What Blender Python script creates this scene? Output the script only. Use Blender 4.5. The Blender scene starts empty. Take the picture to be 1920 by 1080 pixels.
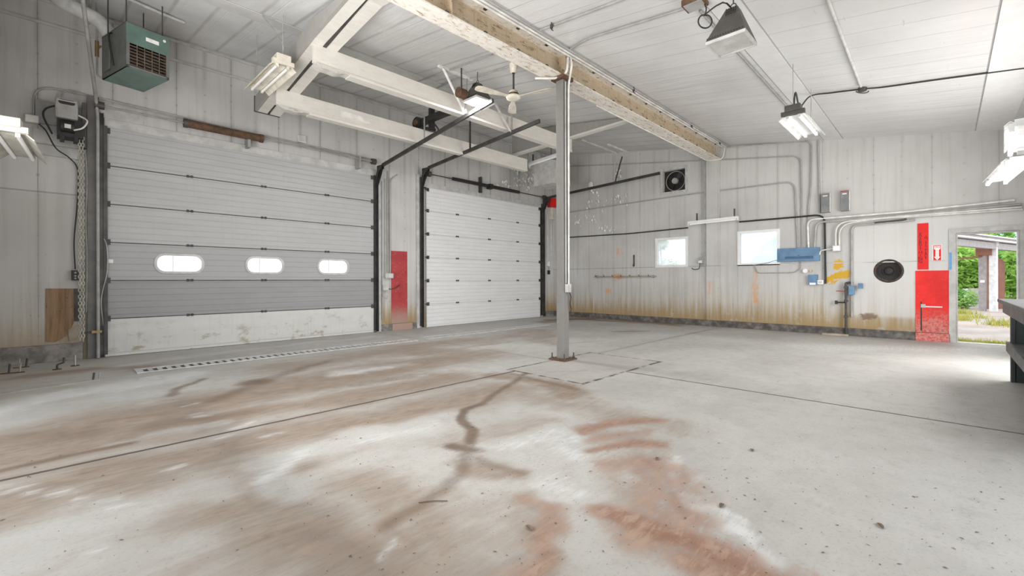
import bpy, bmesh, math, random
import numpy as np
from mathutils import Vector, Matrix
from mathutils.geometry import tessellate_polygon
random.seed(7)
S = bpy.context.scene
COL = S.collection
PI = math.pi

# ---------------------------------------------------------------- measured view (camera stands 1.25 m up in the corner)
FPX, YAW, YH, ROLL, EYE = 837.15, math.radians(45.8146), 525.56, math.radians(-.14387), 1.25
RT = Vector((math.cos(YAW), -math.sin(YAW), 0)); FW = Vector((math.sin(YAW), math.cos(YAW), 0)); UP = Vector((0, 0, 1))
CAM = Vector((0, 0, EYE))
WA, WB, WC, WD = 10.0, 12.4, -.55, -1.12        # wall planes: y of door wall, x of window wall, x / y of the walls behind the camera
CZ, CS = 4.17, .1475                             # ceiling height at y = 0 and its slope
def R(x, y):
    a, b = x - 960, y - YH
    c, s = math.cos(ROLL), math.sin(ROLL)
    return ((a*c + b*s)/FPX)*RT + FW + ((a*s - b*c)/FPX)*UP
def A(x, y, Y=WA): d = R(x, y); return CAM + d*(Y/d.y)
def B(x, y, X=WB): d = R(x, y); return CAM + d*(X/d.x)
def F(x, y, z=0): d = R(x, y); return CAM + d*((z - EYE)/d.z)
def CE(x, y, off=0): d = R(x, y); return CAM + d*((CZ - off - EYE)/(d.z - CS*d.y))
def D(x, y, t): return CAM + R(x, y)*t
def ceil_z(y): return CZ + CS*y
V = lambda *a: Vector(a)

# ---------------------------------------------------------------- node helper
class G:
    def __init__(s, name):
        s.mat = bpy.data.materials.new(name); s.mat.use_nodes = True
        s.nt = s.mat.node_tree; s.nt.nodes.clear()
        s.out = s.nt.nodes.new('ShaderNodeOutputMaterial')
        s.pos = s.nt.nodes.new('ShaderNodeNewGeometry').outputs['Position']
        sp = s.nt.nodes.new('ShaderNodeSeparateXYZ'); s.nt.links.new(s.pos, sp.inputs[0])
        s.x, s.y, s.z = sp.outputs
    def put(s, sock, v):
        if hasattr(v, 'is_output'): s.nt.links.new(v, sock)
        elif isinstance(v, (tuple, list)):
            n = len(sock.default_value); v = tuple(v)
            sock.default_value = (v + (1,))[:n] if len(v) < n else v[:n]
        else: sock.default_value = v
    def m(s, op, a, b=None, c=None):
        n = s.nt.nodes.new('ShaderNodeMath'); n.operation = op
        for i, v in enumerate((a, b, c)):
            if v is not None: s.put(n.inputs[i], v)
        return n.outputs[0]
    def mr(s, v, a, b, c=0., d=1., kind='SMOOTHSTEP'):
        n = s.nt.nodes.new('ShaderNodeMapRange'); n.interpolation_type = kind; n.clamp = True
        for i, q in enumerate((v, a, b, c, d)): s.put(n.inputs[i], q)
        return n.outputs[0]
    def vec(s, x, y, z):
        n = s.nt.nodes.new('ShaderNodeCombineXYZ')
        for i, q in enumerate((x, y, z)): s.put(n.inputs[i], q)
        return n.outputs[0]
    def scl(s, v, k):
        n = s.nt.nodes.new('ShaderNodeVectorMath'); n.operation = 'MULTIPLY'
        s.put(n.inputs[0], v); s.put(n.inputs[1], k); return n.outputs[0]
    def noise(s, v, scale, detail=4, rough=.55, dist=0.):
        n = s.nt.nodes.new('ShaderNodeTexNoise')
        s.put(n.inputs['Vector'], v); s.put(n.inputs['Scale'], scale); s.put(n.inputs['Detail'], detail)
        s.put(n.inputs['Roughness'], rough); s.put(n.inputs['Distortion'], dist); return n.outputs[0]
    def vor(s, v, scale, feature='F1'):
        n = s.nt.nodes.new('ShaderNodeTexVoronoi'); n.feature = feature
        s.put(n.inputs['Vector'], v); s.put(n.inputs['Scale'], scale); return n.outputs[0]
    def mix(s, f, a, b, mode='MIX'):
        n = s.nt.nodes.new('ShaderNodeMix'); n.data_type = 'RGBA'; n.blend_type = mode
        s.put(n.inputs[0], f); s.put(n.inputs[6], a); s.put(n.inputs[7], b); return n.outputs[2]
    def line(s, v, pos, half, soft=None):
        return s.mr(s.m('ABSOLUTE', s.m('SUBTRACT', v, pos)), half, half + (soft or half), 1, 0)
    def joints(s, v, pitch, off, half, soft):
        fr = s.m('FRACT', s.m('DIVIDE', s.m('SUBTRACT', v, off), pitch))
        d = s.m('MULTIPLY', s.m('MINIMUM', fr, s.m('SUBTRACT', 1., fr)), pitch)
        return s.mr(d, half, half + soft, 1, 0)
    def box(s, u, v, u0, u1, v0, v1, soft=.01, wob=None):
        if wob is not None: u = s.m('ADD', u, wob); v = s.m('ADD', v, wob)
        f = [s.mr(u, u0 - soft, u0 + soft), s.mr(u, u1 - soft, u1 + soft, 1, 0), s.mr(v, v0 - soft, v0 + soft), s.mr(v, v1 - soft, v1 + soft, 1, 0)]
        return s.m('MULTIPLY', s.m('MULTIPLY', f[0], f[1]), s.m('MULTIPLY', f[2], f[3]))
    def bsdf(s, col, rough=.6, metal=0., bump=None, dist=.01, spec=.5, emit=None, estr=0., trans=0.):
        n = s.nt.nodes.new('ShaderNodeBsdfPrincipled')
        s.put(n.inputs['Base Color'], col); s.put(n.inputs['Roughness'], rough); s.put(n.inputs['Metallic'], metal)
        s.put(n.inputs['Specular IOR Level'], spec)
        if emit: s.put(n.inputs['Emission Color'], emit); s.put(n.inputs['Emission Strength'], estr)
        if trans: s.put(n.inputs['Transmission Weight'], trans)
        if bump is not None:
            b = s.nt.nodes.new('ShaderNodeBump'); s.put(b.inputs['Height'], bump); s.put(b.inputs['Distance'], dist)
            s.put(b.inputs['Strength'], .6); s.nt.links.new(b.outputs[0], n.inputs['Normal'])
        s.nt.links.new(n.outputs[0], s.out.inputs[0]); return s.mat

def plain(name, col, rough=.55, metal=0., var=.15, scale=6., spec=.5, dirt=None, damt=.5, dscale=9.):
    g = G(name)
    n = g.noise(g.pos, scale, 5)
    lo = tuple(c*(1 - var) for c in col); hi = tuple(min(1, c*(1 + var)) for c in col)
    c = g.mix(g.mr(n, .3, .7), lo, hi)
    if dirt:
        c = g.mix(g.m('MULTIPLY', g.mr(g.noise(g.pos, dscale, 7, .65), .5, .72), damt), c, dirt)
    return g.bsdf(c, rough, metal, n, .002, spec)

M = {}
M['white_metal'] = plain('white_enamel', (.78, .77, .74), .4, dirt=(.45, .42, .36), damt=.25)
M['cream'] = plain('aged_cream_enamel', (.72, .68, .58), .45, dirt=(.45, .34, .2), damt=.5)
M['grey_metal'] = plain('grey_painted_metal', (.33, .325, .315), .5)
M['light_grey'] = plain('light_grey_paint', (.52, .515, .5), .5, dirt=(.35, .33, .3), damt=.3)
M['box_grey'] = plain('grey_box_paint', (.2, .205, .205), .5)
M['chain'] = plain('dull_chain_steel', (.42, .4, .35), .5)
M['jamb'] = plain('dark_jamb_paint', (.15, .145, .138), .55, dirt=(.3, .25, .15), damt=.3)
M['fixture_white'] = plain('dusty_white_reflector', (.6, .6, .585), .45)
M['fixture_cream'] = plain('dusty_cream_reflector', (.5, .48, .42), .45)
M['galv'] = plain('galvanised_steel', (.5, .5, .49), .38, .75)
M['conduit'] = plain('painted_conduit', (.38, .375, .36), .45, dirt=(.33, .31, .28), damt=.3)  # grey darkened to stand in for the shadow line under each pipe
M['conduit_white'] = plain('white_conduit', (.74, .73, .7), .42, dirt=(.4, .36, .3), damt=.25)
M['dark_steel'] = plain('dark_steel', (.07, .066, .062), .5, .3, .3)
M['track_steel'] = plain('track_steel', (.05, .047, .044), .5, .2, .3)
M['black'] = plain('black_plastic', (.018, .017, .016), .5)
M['rubber'] = plain('black_rubber', (.03, .029, .028), .7)
M['rust'] = plain('rusty_brown_steel', (.105, .058, .032), .75, 0, .35, 14, dirt=(.2, .12, .065), damt=.4)
M['green'] = plain('green_enamel', (.10, .165, .14), .42, dirt=(.14, .16, .145), damt=.3)
M['green_grey'] = plain('grey_green_side', (.13, .138, .13), .5)
M['blue'] = plain('blue_paint', (.11, .22, .36), .5, dirt=(.25, .33, .42), damt=.4)
M['blue_dark'] = plain('dark_blue_paint', (.045, .1, .2), .5)
M['tape'] = plain('blue_tape', (.12, .34, .62), .6)
M['white_paint'] = plain('white_paint', (.8, .8, .79), .5, var=.04)
M['paint_flake'] = plain('curled_paint', (.78, .77, .75), .6, var=.06)
M['tube'] = G('fluorescent_tube').bsdf((.86, .86, .85), .25, emit=(1, .98, .95), estr=.06)
M['tube_on'] = G('lit_fluorescent_tube').bsdf((.9, .9, .9), .25, emit=(1, .99, .97), estr=1.6)
M['red_plastic'] = plain('red_enamel', (.5, .03, .025), .4)
M['red_sign'] = plain('red_sign_face', (.74, .016, .014), .5, var=.08, spec=.25)
M['sign_white'] = plain('white_sign_ink', (.85, .83, .8), .5, var=.03)
M['letter_black'] = plain('black_lettering', (.03, .012, .012), .7)
M['bench'] = plain('worn_grey_bench_paint', (.085, .088, .088), .5, 0, .3, 4, dirt=(.2, .2, .2), damt=.55, dscale=5)
M['bench_dark'] = plain('dark_bench_panel', (.022, .028, .028), .45)
M['bench_green'] = plain('dark_green_bench_panel', (.008, .02, .018), .45)
M['plywood'] = None
M['kerb_dark'] = plain('oil_dark_kerb_concrete', (.115, .105, .095), .85, 0, .4, 6, dirt=(.3, .28, .25), damt=.45, dscale=6)
M['concrete_old'] = plain('stained_kerb_concrete', (.23, .215, .2), .85, 0, .35, 7, dirt=(.09, .075, .06), damt=.7, dscale=4)
M['wood_grey'] = plain('weathered_lumber', (.34, .29, .23), .75, 0, .2, 8)
M['hood'] = plain('dark_grey_lamp_hood', (.075, .07, .065), .5, .2)
M['fan_dark'] = plain('sooty_metal', (.03, .027, .025), .6, .2)
M['fan_grey'] = plain('dusty_motor', (.32, .31, .29), .6)
M['bronze'] = plain('brass_fitting', (.35, .24, .12), .4, .6)

# ------------ special materials
def m_plywood():
    g = G('plywood')
    n = g.noise(g.scl(g.pos, (14, 14, 1.1)), 1.4, 6, .6, .6)
    c = g.mix(g.mr(n, .3, .7), (.19, .11, .055), (.31, .2, .115))
    c = g.mix(g.mr(g.noise(g.pos, 9, 3), .62, .7), c, (.16, .09, .05))
    return g.bsdf(c, .75, 0, n, .003)
M['plywood'] = m_plywood()

def m_wall(name, axis, off, extra=None, pitch=.46, js=1.):
    g = G(name)
    u = g.x if axis == 'x' else g.y
    p2 = g.vec(u, 0., g.z)
    big = g.noise(p2, .7, 5, .55)
    fine = g.noise(p2, 9, 6, .65)
    streak = g.noise(g.vec(g.m('MULTIPLY', u, 11.), 0., g.m('MULTIPLY', g.z, .55)), 1., 6, .6)
    c = g.mix(g.mr(big, .3, .7), (.49, .482, .468), (.60, .593, .58))
    c = g.mix(g.m('MULTIPLY', g.mr(streak, .45, .75), .3), c, (.33, .315, .29))
    c = g.mix(g.m('MULTIPLY', g.mr(fine, .6, .78), .3), c, (.36, .35, .33))
    gate = g.mr(g.noise(g.vec(g.m('MULTIPLY', u, .9), 0., g.m('MULTIPLY', g.z, .35)), 1.3, 3), .38, .62)
    ghost = g.m('MULTIPLY', g.joints(u, pitch, off, .004, .06), g.m('MULTIPLY', gate, .45))
    sharp = g.m('MULTIPLY', g.joints(u, pitch*2, off, .003, .006), .55)
    dots = g.m('MULTIPLY', g.joints(u, pitch, off, .012, .012), g.joints(g.z, .31, .1, .012, .014))
    ghost = g.m('MAXIMUM', ghost, g.m('MULTIPLY', dots, .5))
    ghost = g.m('MULTIPLY', ghost, js); sharp = g.m('MULTIPLY', sharp, js)
    c = g.mix(ghost, c, (.27, .255, .235)); c = g.mix(sharp, c, (.2, .19, .175))
    # rust-water staining that rises from the kerb
    rise = g.mr(g.z, .12, 1.25, 1, 0, 'LINEAR')
    wet = g.m('MULTIPLY', rise, g.mr(g.m('ADD', streak, g.m('MULTIPLY', big, .6)), .62, .98))
    low = g.mr(g.m('ADD', g.m('MULTIPLY', g.z, 1.), g.m('MULTIPLY', streak, -.55)), .5, -.12)
    c = g.mix(g.m('MULTIPLY', wet, .85), c, (.39, .31, .18))
    c = g.mix(g.m('MULTIPLY', low, .85), c, (.34, .23, .095))
    drip = g.noise(g.vec(g.m('MULTIPLY', u, 19.), 3., g.m('MULTIPLY', g.z, .5)), 1., 5, .62)
    c = g.mix(g.m('MULTIPLY', g.m('MULTIPLY', g.mr(drip, .56, .7), g.mr(g.z, .1, 1.7, 1, 0, 'LINEAR')), .6), c, (.2, .15, .09))
    c = g.mix(g.m('MULTIPLY', g.mr(g.noise(p2, 3.3, 6, .7), .54, .7), g.mr(g.z, .3, 2.2, .6, .1, 'LINEAR')), c, (.5, .49, .45))
    spot = g.mr(g.vor(p2, 7.), .05, .085, 1, 0)
    spotg = g.m('MULTIPLY', spot, g.mr(g.z, 1.2, 2.6, .75, .1, 'LINEAR'))
    c = g.mix(g.m('MULTIPLY', spotg, g.mr(g.noise(p2, 2.3, 2), .48, .6)), c, (.12, .09, .06))
    if extra: c = extra(g, u, c, p2, streak, fine)
    return g.bsdf(c, .6, 0, g.m('ADD', g.m('MULTIPLY', sharp, -1.), g.m('MULTIPLY', fine, .15)), .006, .35)

def rect(pts):                      # extent of a list of wall points as (u0,u1,z0,z1)
    us = [p[0] for p in pts]; zs = [p[1] for p in pts]
    return min(us), max(us), min(zs), max(zs)
def br(*px): return rect([(B(x, y).y, B(x, y).z) for x, y in px])
def ar(*px): return rect([(A(x, y).x, A(x, y).z) for x, y in px])

def extra_right(g, u, c, p2, streak, fine):
    wob = g.m('MULTIPLY', g.m('SUBTRACT', g.noise(p2, 9, 5), .5), .2)
    c = g.mix(g.m('MULTIPLY', g.line(g.z, 1.625, .005, .01), .55), c, (.2, .19, .17))
    # the bay beside the man door is a cleaner, whiter panel
    u0, u1 = B(1600, 500).y, B(1718, 500).y
    clean = g.box(u, g.z, u1, u0, .45, 2.42, .05)
    c = g.mix(g.m('MULTIPLY', clean, .55), c, (.66, .655, .64))
    c = g.mix(g.m('MULTIPLY', g.box(u, g.z, B(1792, 500).y - 1.2, B(1716, 500).y, 1.4, 2.5, .04), .7), c, (.66, .66, .65))
    y0, y1, z0, z1 = br((1562, 489), (1581, 505)); c = g.mix(g.box(u, g.z, y0, y1, z0, z1, .02, wob), c, (.62, .36, .03))
    y0, y1, z0, z1 = br((1549, 509), (1594, 530))
    uc, zc = (y0 + y1)/2, (z0 + z1)/2
    zz = g.m('ADD', g.z, g.m('MULTIPLY', g.m('SUBTRACT', u, uc), .42))
    yl = g.m('MULTIPLY', g.box(u, zz, y0, y1, zc - .1, zc + .1, .02, wob), g.mr(g.noise(p2, 7, 5), .38, .44)); c = g.mix(yl, c, (.6, .35, .03))
    for px in (((1412, 506), (1420, 570)), ((1328, 527), (1338, 552)), ((1156, 466), (1166, 478)), ((1150, 514), (1166, 524)), ((1134, 541), (1146, 551))):
        y0, y1, z0, z1 = br(*px)
        o = g.m('MULTIPLY', g.box(u, g.z, y0, y1, z0, z1, .05, wob), g.mr(streak, .3, .6)); c = g.mix(g.m('MULTIPLY', o, .75), c, (.66, .28, .07))
    y0, y1, z0, z1 = br((1614, 588), (1645, 600)); c = g.mix(g.m('MULTIPLY', g.box(u, g.z, y0, y1, z0, z1, .03, wob), .8), c, (.17, .1, .06))
    return c
def extra_left(g, u, c, p2, streak, fine):
    z1 = A(60, 358).z
    c = g.mix(g.m('MULTIPLY', g.box(u, g.z, -1., .4, z1 - .012, z1 + .012, .006), .6), c, (.2, .19, .17))
    # poured concrete dado left of the big door
    dado = g.box(u, g.z, -1., .42, 0., z1 - .02, .01)
    c = g.mix(g.m('MULTIPLY', dado, .4), c, (.43, .42, .39))
    y0, y1, zz0, zz1 = ar((985, 270), (1036, 345))
    pl = g.m('MULTIPLY', g.box(u, g.z, y0, 13., zz0 - .2, zz1 + .4, .25), g.mr(g.noise(p2, 5, 6, .7), .42, .58))
    c = g.mix(g.m('MULTIPLY', pl, .55), c, (.24, .23, .21))
    return c
M['wall_left'] = m_wall('door_wall_paint', 'x', 3.30, extra_left, .432)
M['wall_right'] = m_wall('window_wall_paint', 'y', .2, extra_right, .46, .55)
M['wall_plain'] = m_wall('rear_wall_paint', 'x', .0)

def m_ceiling():
    g = G('glossy_ceiling_panels')
    left = g.mr(g.y, 4.4, 4.5, 0, 1)
    p = g.vec(g.x, g.y, 0.)
    n = g.noise(p, .8, 5); f = g.noise(g.scl(p, (2.5, .5, 1.)), 5, 5, .6)
    c = g.mix(g.mr(n, .3, .7), (.64, .64, .64), (.71, .71, .71))
    grime = g.mix(g.mr(g.noise(p, .55, 6, .6), .3, .7), (.55, .547, .54), (.72, .72, .715))
    c = g.mix(left, c, grime)
    jr = g.joints(g.x, .46, 6.91, .003, .012); jl = g.joints(g.x, .455, 4.46, .006, .035)  # left joints get a wider soft edge as painted shadow
    gate = g.mr(g.noise(g.scl(p, (3., .6, 1.)), 1.5, 3), .3, .6, .35, 1.)
    c = g.mix(g.m('MULTIPLY', g.m('MULTIPLY', jr, g.m('SUBTRACT', 1., left)), g.m('MULTIPLY', gate, .42)), c, (.42, .42, .41))
    c = g.mix(g.m('MULTIPLY', g.m('MULTIPLY', jl, left), g.m('MULTIPLY', gate, .55)), c, (.3, .29, .28))
    seam = None
    for yy_ in (1.65, 2.01, 7.35, 7.71, -.41):
        q = g.line(g.y, yy_, .005, .008); seam = q if seam is None else g.m('MAXIMUM', seam, q)
    c = g.mix(g.m('MULTIPLY', seam, .7), c, (.2, .2, .19))  # painted lines stand in for shadow gaps beside the cover strips
    soot = g.m('MULTIPLY', g.mr(g.noise(g.scl(p, (.8, 6., 1.)), 3, 4), .66, .76), .45)
    c = g.mix(g.m('MULTIPLY', soot, g.m('SUBTRACT', 1., left)), c, (.35, .34, .33))
    wave = g.noise(g.scl(p, (3.2, .55, 1.)), 1.6, 6, .6)
    h = g.m('ADD', g.m('MULTIPLY', jr, -.25), g.m('MULTIPLY', wave, 1.6))
    return g.bsdf(c, g.mr(left, 0, 1, .17, .5), 0, h, .014, .75)
M['ceiling'] = m_ceiling()
M['ceiling_strip'] = plain('ceiling_cover_strip', (.71, .71, .705), .35, var=.04)
M['ceiling_strip_grey'] = plain('grey_ceiling_cover_strip', (.6, .595, .58), .45, var=.08)

def m_floor():
    g = G('stained_concrete_floor')
    at = g.nt.nodes.new('ShaderNodeAttribute'); at.attribute_name = 'stain'
    sc = g.nt.nodes.new('ShaderNodeSeparateColor'); g.nt.links.new(at.outputs['Color'], sc.inputs[0])
    tan, dark, red = sc.outputs; pale = at.outputs['Alpha']
    p = g.vec(g.x, g.y, 0.)
    n1 = g.noise(p, .9, 8, .6, .4); n2 = g.noise(p, 6, 8, .68); n3 = g.noise(p, 45, 6, .7)
    sm = g.noise(g.scl(p, (1.3, 5.5, 1.)), .9, 9, .66, 1.2)          # broom and squeegee streaks
    sf = g.noise(g.scl(p, (5., 22., 1.)), 1.2, 7, .7, .6)
    c = g.mix(g.mr(n1, .3, .7), (.385, .372, .348), (.47, .458, .435))
    c = g.mix(g.m('MULTIPLY', g.mr(sm, .48, .75), .4), c, (.5, .495, .48))
    c = g.mix(g.m('MULTIPLY', g.mr(n2, .5, .72), .4), c, (.31, .295, .27))
    c = g.mix(g.m('MULTIPLY', g.mr(n3, .5, .7), .45), c, (.25, .235, .215))
    wobble = g.m('ADD', g.m('MULTIPLY', g.m('SUBTRACT', n2, .5), .7), g.m('MULTIPLY', g.m('SUBTRACT', sm, .5), 1.5))
    wob2 = g.m('ADD', g.m('MULTIPLY', g.m('SUBTRACT', n2, .5), .9), g.m('MULTIPLY', g.m('SUBTRACT', sf, .5), 1.3))
    def layer(c, mask, w, lo, hi, amt, ca, cb):
        mm = g.m('MULTIPLY', g.mr(g.m('ADD', mask, g.m('MULTIPLY', w, g.mr(mask, .02, .3))), lo, hi), amt)
        return g.mix(mm, c, g.mix(g.mr(g.m('ADD', g.m('MULTIPLY', n2, .5), g.m('MULTIPLY', sf, .5)), .38, .62), ca, cb))
    c = layer(c, tan, g.m('MULTIPLY', wobble, .62), .0, 1.05, .95, (.205, .152, .112), (.30, .24, .188))
    c = layer(c, pale, wob2, .12, .95, .62, (.56, .565, .56), (.68, .685, .68))
    c = layer(c, red, wob2, .15, .95, .92, (.215, .095, .055), (.36, .245, .185))
    c = layer(c, dark, g.m('MULTIPLY', wob2, .6), .12, .95, .9, (.085, .055, .035), (.18, .12, .075))
    # saw joints and the patched square round the post
    wj = g.m('MULTIPLY', g.m('SUBTRACT', g.noise(p, 7, 5), .5), .025)
    jy = F(500, 795).y; jx = F(1500, 748).x
    pad = [F(1093, 720), F(1226, 681), F(1115, 662), F(966, 690)]
    px0, px1 = min(q.x for q in pad), max(q.x for q in pad); py0, py1 = min(q.y for q in pad), max(q.y for q in pad)
    yy = g.m('ADD', g.y, wj); xx = g.m('ADD', g.x, wj)
    L1 = g.m('MULTIPLY', g.line(yy, jy, .012, .012), g.mr(g.x, px1 - .1, px1 + .1, 1., .4)); L2 = g.m('MULTIPLY', g.line(xx, jx, .012, .007), g.mr(g.y, py0, py1, 1., .4))
    inpad = g.box(g.x, g.y, px0, px1, py0, py1, .005)
    rim = g.m('MAXIMUM', g.m('MAXIMUM', g.line(xx, px0, .012, .02), g.line(xx, px1, .01, .015)), g.m('MAXIMUM', g.line(yy, py0, .014, .025), g.line(yy, py1, .01, .015)))
    rim = g.m('MULTIPLY', rim, g.box(g.x, g.y, px0 - .03, px1 + .03, py0 - .03, py1 + .03, .01))
    J = g.m('MULTIPLY', g.m('MAXIMUM', L1, L2), g.m('SUBTRACT', 1., inpad))
    
    c = g.mix(g.m('MULTIPLY', inpad, .3), c, (.37, .34, .31))
    edge = g.m('MULTIPLY', g.m('SUBTRACT', g.line(yy, jy, .01, .11), L1), g.m('MULTIPLY', g.mr(n1, .35, .6), .35))
    c = g.mix(g.m('MULTIPLY', edge, g.m('SUBTRACT', 1., inpad)), c, (.2, .14, .09))
    c = g.mix(g.m('MULTIPLY', g.m('MAXIMUM', J, g.m('MULTIPLY', rim, g.mr(n2, .35, .55))), .92), c, (.06, .045, .035))
    # specks
    sp = g.m('MULTIPLY', g.mr(g.vor(p, 5.), .028, .05, 1, 0), g.mr(g.noise(p, 1.7, 2), .45, .6))
    sp2 = g.m('MULTIPLY', g.mr(g.vor(g.scl(p, (1., 1.6, 1.)), 13.), .05, .09, 1, 0), g.mr(g.noise(p, 2.6, 2), .5, .62))
    c = g.mix(g.m('MULTIPLY', g.m('MAXIMUM', sp, sp2), .7), c, (.09, .075, .06))
    h = g.m('ADD', g.m('MULTIPLY', n3, .35), g.m('MULTIPLY', J, -2.))
    return g.bsdf(c, g.mr(n2, .3, .7, .5, .7), 0, h, .004, .35)
M['floor'] = m_floor()

def m_beam(name, base, rust, amt):
    g = G(name)
    n = g.noise(g.scl(g.pos, (.8, 4, 3)), 2.5, 7, .66); f = g.noise(g.scl(g.pos, (2., 7, 7)), 3.2, 9, .76, .5)
    st = g.noise(g.scl(g.pos, (16, 16, 1.2)), 1., 5, .6)
    c = g.mix(g.mr(n, .3, .7), tuple(k*.9 for k in base), base)
    c = g.mix(g.m('MULTIPLY', g.mr(f, .53, .62), amt), c, rust)
    c = g.mix(g.m('MULTIPLY', g.mr(st, .5, .75), amt*.6), c, tuple(k*1.6 for k in rust))
    return g.bsdf(c, .6, 0, f, .004)
M['beam_web'] = m_beam('rusty_beam_web', (.56, .46, .33), (.2, .13, .065), .9)
M['beam_flange'] = m_beam('flaking_white_flange', (.8, .765, .7), (.33, .22, .12), .9)
M['box_beam'] = m_beam('rough_white_beam', (.74, .715, .665), (.5, .43, .33), .25)
M['box_beam_shaded'] = m_beam('shaded_beam_side', (.36, .345, .325), (.28, .25, .22), .3)  # dim light on the side faces is put into this darker copy
M['column'] = m_beam('grey_post_paint', (.215, .207, .195), (.15, .125, .1), .3)
M['rotten'] = m_beam('rotting_white_beam', (.62, .6, .56), (.28, .24, .19), .6)

def m_door(name, hi, lo, zsplit, pitch, dirt):
    g = G(name)
    p = g.vec(g.x, 0., g.z)
    n = g.noise(g.scl(p, (.7, 1., 3.)), 2., 6, .6); st = g.noise(g.scl(p, (22, 1, 1.1)), 1., 5, .6)
    c = g.mix(g.mr(n, .3, .7), tuple(k*.93 for k in hi), hi)
    c = g.mix(g.mr(g.z, zsplit - .02, zsplit + .02, .5, 0), c, lo); c = g.mix(g.mr(g.z, zsplit - .66, zsplit - .6, 1, 0), c, g.mix(g.mr(n, .3, .7), tuple(k*.93 for k in lo), lo))
    c = g.mix(g.m('MULTIPLY', g.mr(st, .5, .75), .22), c, tuple(k*.75 for k in hi))
    rib = g.joints(g.z, pitch, .05, .003, .012)
    c = g.mix(g.m('MULTIPLY', rib, .16), c, (.25, .25, .25))
    if dirt:
        bot = g.mr(g.z, .2, .66, 1, 0, 'LINEAR')
        d = g.m('MULTIPLY', g.mr(g.noise(g.scl(p, (1, 1, 1.6)), 3.2, 7, .62), .54, .66), bot)
        c = g.mix(g.m('MULTIPLY', d, .8), c, (.34, .29, .19))
        c = g.mix(g.m('MULTIPLY', g.mr(g.noise(g.scl(p, (26, 1, 1.)), 1., 5, .6), .5, .72), g.m('MULTIPLY', bot, .3)), c, (.42, .4, .33))
    return g.bsdf(c, .42, 0, g.m('ADD', g.m('MULTIPLY', rib, -1.), g.m('MULTIPLY', n, .2)), .006, .4)
M['door1'] = m_door('grey_door_panel', (.46, .46, .46), (.31, .31, .315), 1.9, .106, False)
M['door1_low'] = m_door('dirty_white_door_panel', (.62, .62, .60), (.62, .62, .60), 9., 5., True)
M['door2'] = m_door('white_door_panel', (.80, .80, .80), (.80, .80, .80), 9., .105, False)

def m_glass(name, tint, frost):
    g = G(name)
    t = g.nt.nodes.new('ShaderNodeBsdfTransparent'); t.inputs[0].default_value = (*tint, 1)
    gl = g.nt.nodes.new('ShaderNodeBsdfGlossy'); gl.inputs['Roughness'].default_value = .05
    fr = g.nt.nodes.new('ShaderNodeFresnel'); fr.inputs[0].default_value = 1.45
    mx = g.nt.nodes.new('ShaderNodeMixShader'); g.nt.links.new(fr.outputs[0], mx.inputs[0])
    g.nt.links.new(t.outputs[0], mx.inputs[1]); g.nt.links.new(gl.outputs[0], mx.inputs[2])
    res = mx.outputs[0]
    if frost is None:
        tr = g.nt.nodes.new('ShaderNodeBsdfTranslucent'); tr.inputs[0].default_value = (.97, .98, 1, 1)
        m2 = g.nt.nodes.new('ShaderNodeMixShader'); g.put(m2.inputs[0], g.mr(g.noise(g.pos, 3, 5), .3, .7, .3, .5))
        g.nt.links.new(res, m2.inputs[1]); g.nt.links.new(tr.outputs[0], m2.inputs[2]); res = m2.outputs[0]
    elif frost:
        tr = g.nt.nodes.new('ShaderNodeBsdfTranslucent'); tr.inputs[0].default_value = (.95, .97, 1, 1)
        wire = g.m('MAXIMUM', g.joints(g.m('ADD', g.x, g.z), .03, 0., .002, .004), g.joints(g.m('SUBTRACT', g.x, g.z), .03, 0., .002, .004))
        m2 = g.nt.nodes.new('ShaderNodeMixShader'); g.put(m2.inputs[0], g.mr(wire, 0, 1, .15, .55))
        g.nt.links.new(res, m2.inputs[1]); g.nt.links.new(tr.outputs[0], m2.inputs[2]); res = m2.outputs[0]
    g.nt.links.new(res, g.out.inputs[0]); return g.mat
M['glass'] = m_glass('hazy_window_glass', (.9, .95, 1.), None)
M['wired_glass'] = m_glass('wired_door_glass', (.96, .97, 1.), True)

def m_red():
    g = G('scuffed_red_paint')
    p = g.pos
    n = g.noise(p, 4, 6, .6); f = g.noise(p, 22, 6, .7)
    c = g.mix(g.mr(n, .3, .7), (.66, .012, .01), (.82, .022, .018))
    c = g.mix(g.m('MULTIPLY', g.mr(f, .58, .7), .3), c, (.75, .2, .17))
    low = g.m('MULTIPLY', g.mr(g.m('ADD', g.z, g.m('MULTIPLY', n, .5)), 1.05, .35), .8)
    return g.bsdf(g.mix(low, c, g.mix(g.mr(f, .4, .6), (.5, .12, .1), (.58, .33, .29))), .42, 0, f, .003, .25)
M['red'] = m_red()
def m_red2():
    g = G('dull_red_paint')
    n = g.noise(g.pos, 4, 6, .6); f = g.noise(g.pos, 18, 6, .7)
    c = g.mix(g.mr(n, .3, .7), (.33, .02, .025), (.45, .04, .045))
    c = g.mix(g.m('MULTIPLY', g.mr(f, .56, .7), .5), c, (.55, .3, .3))
    low = g.mr(g.m('ADD', g.z, g.m('MULTIPLY', n, .4)), .95, .3)
    return g.bsdf(g.mix(low, c, (.4, .27, .22)), .35, 0, f, .003)
M['red_dull'] = m_red2()

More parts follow.
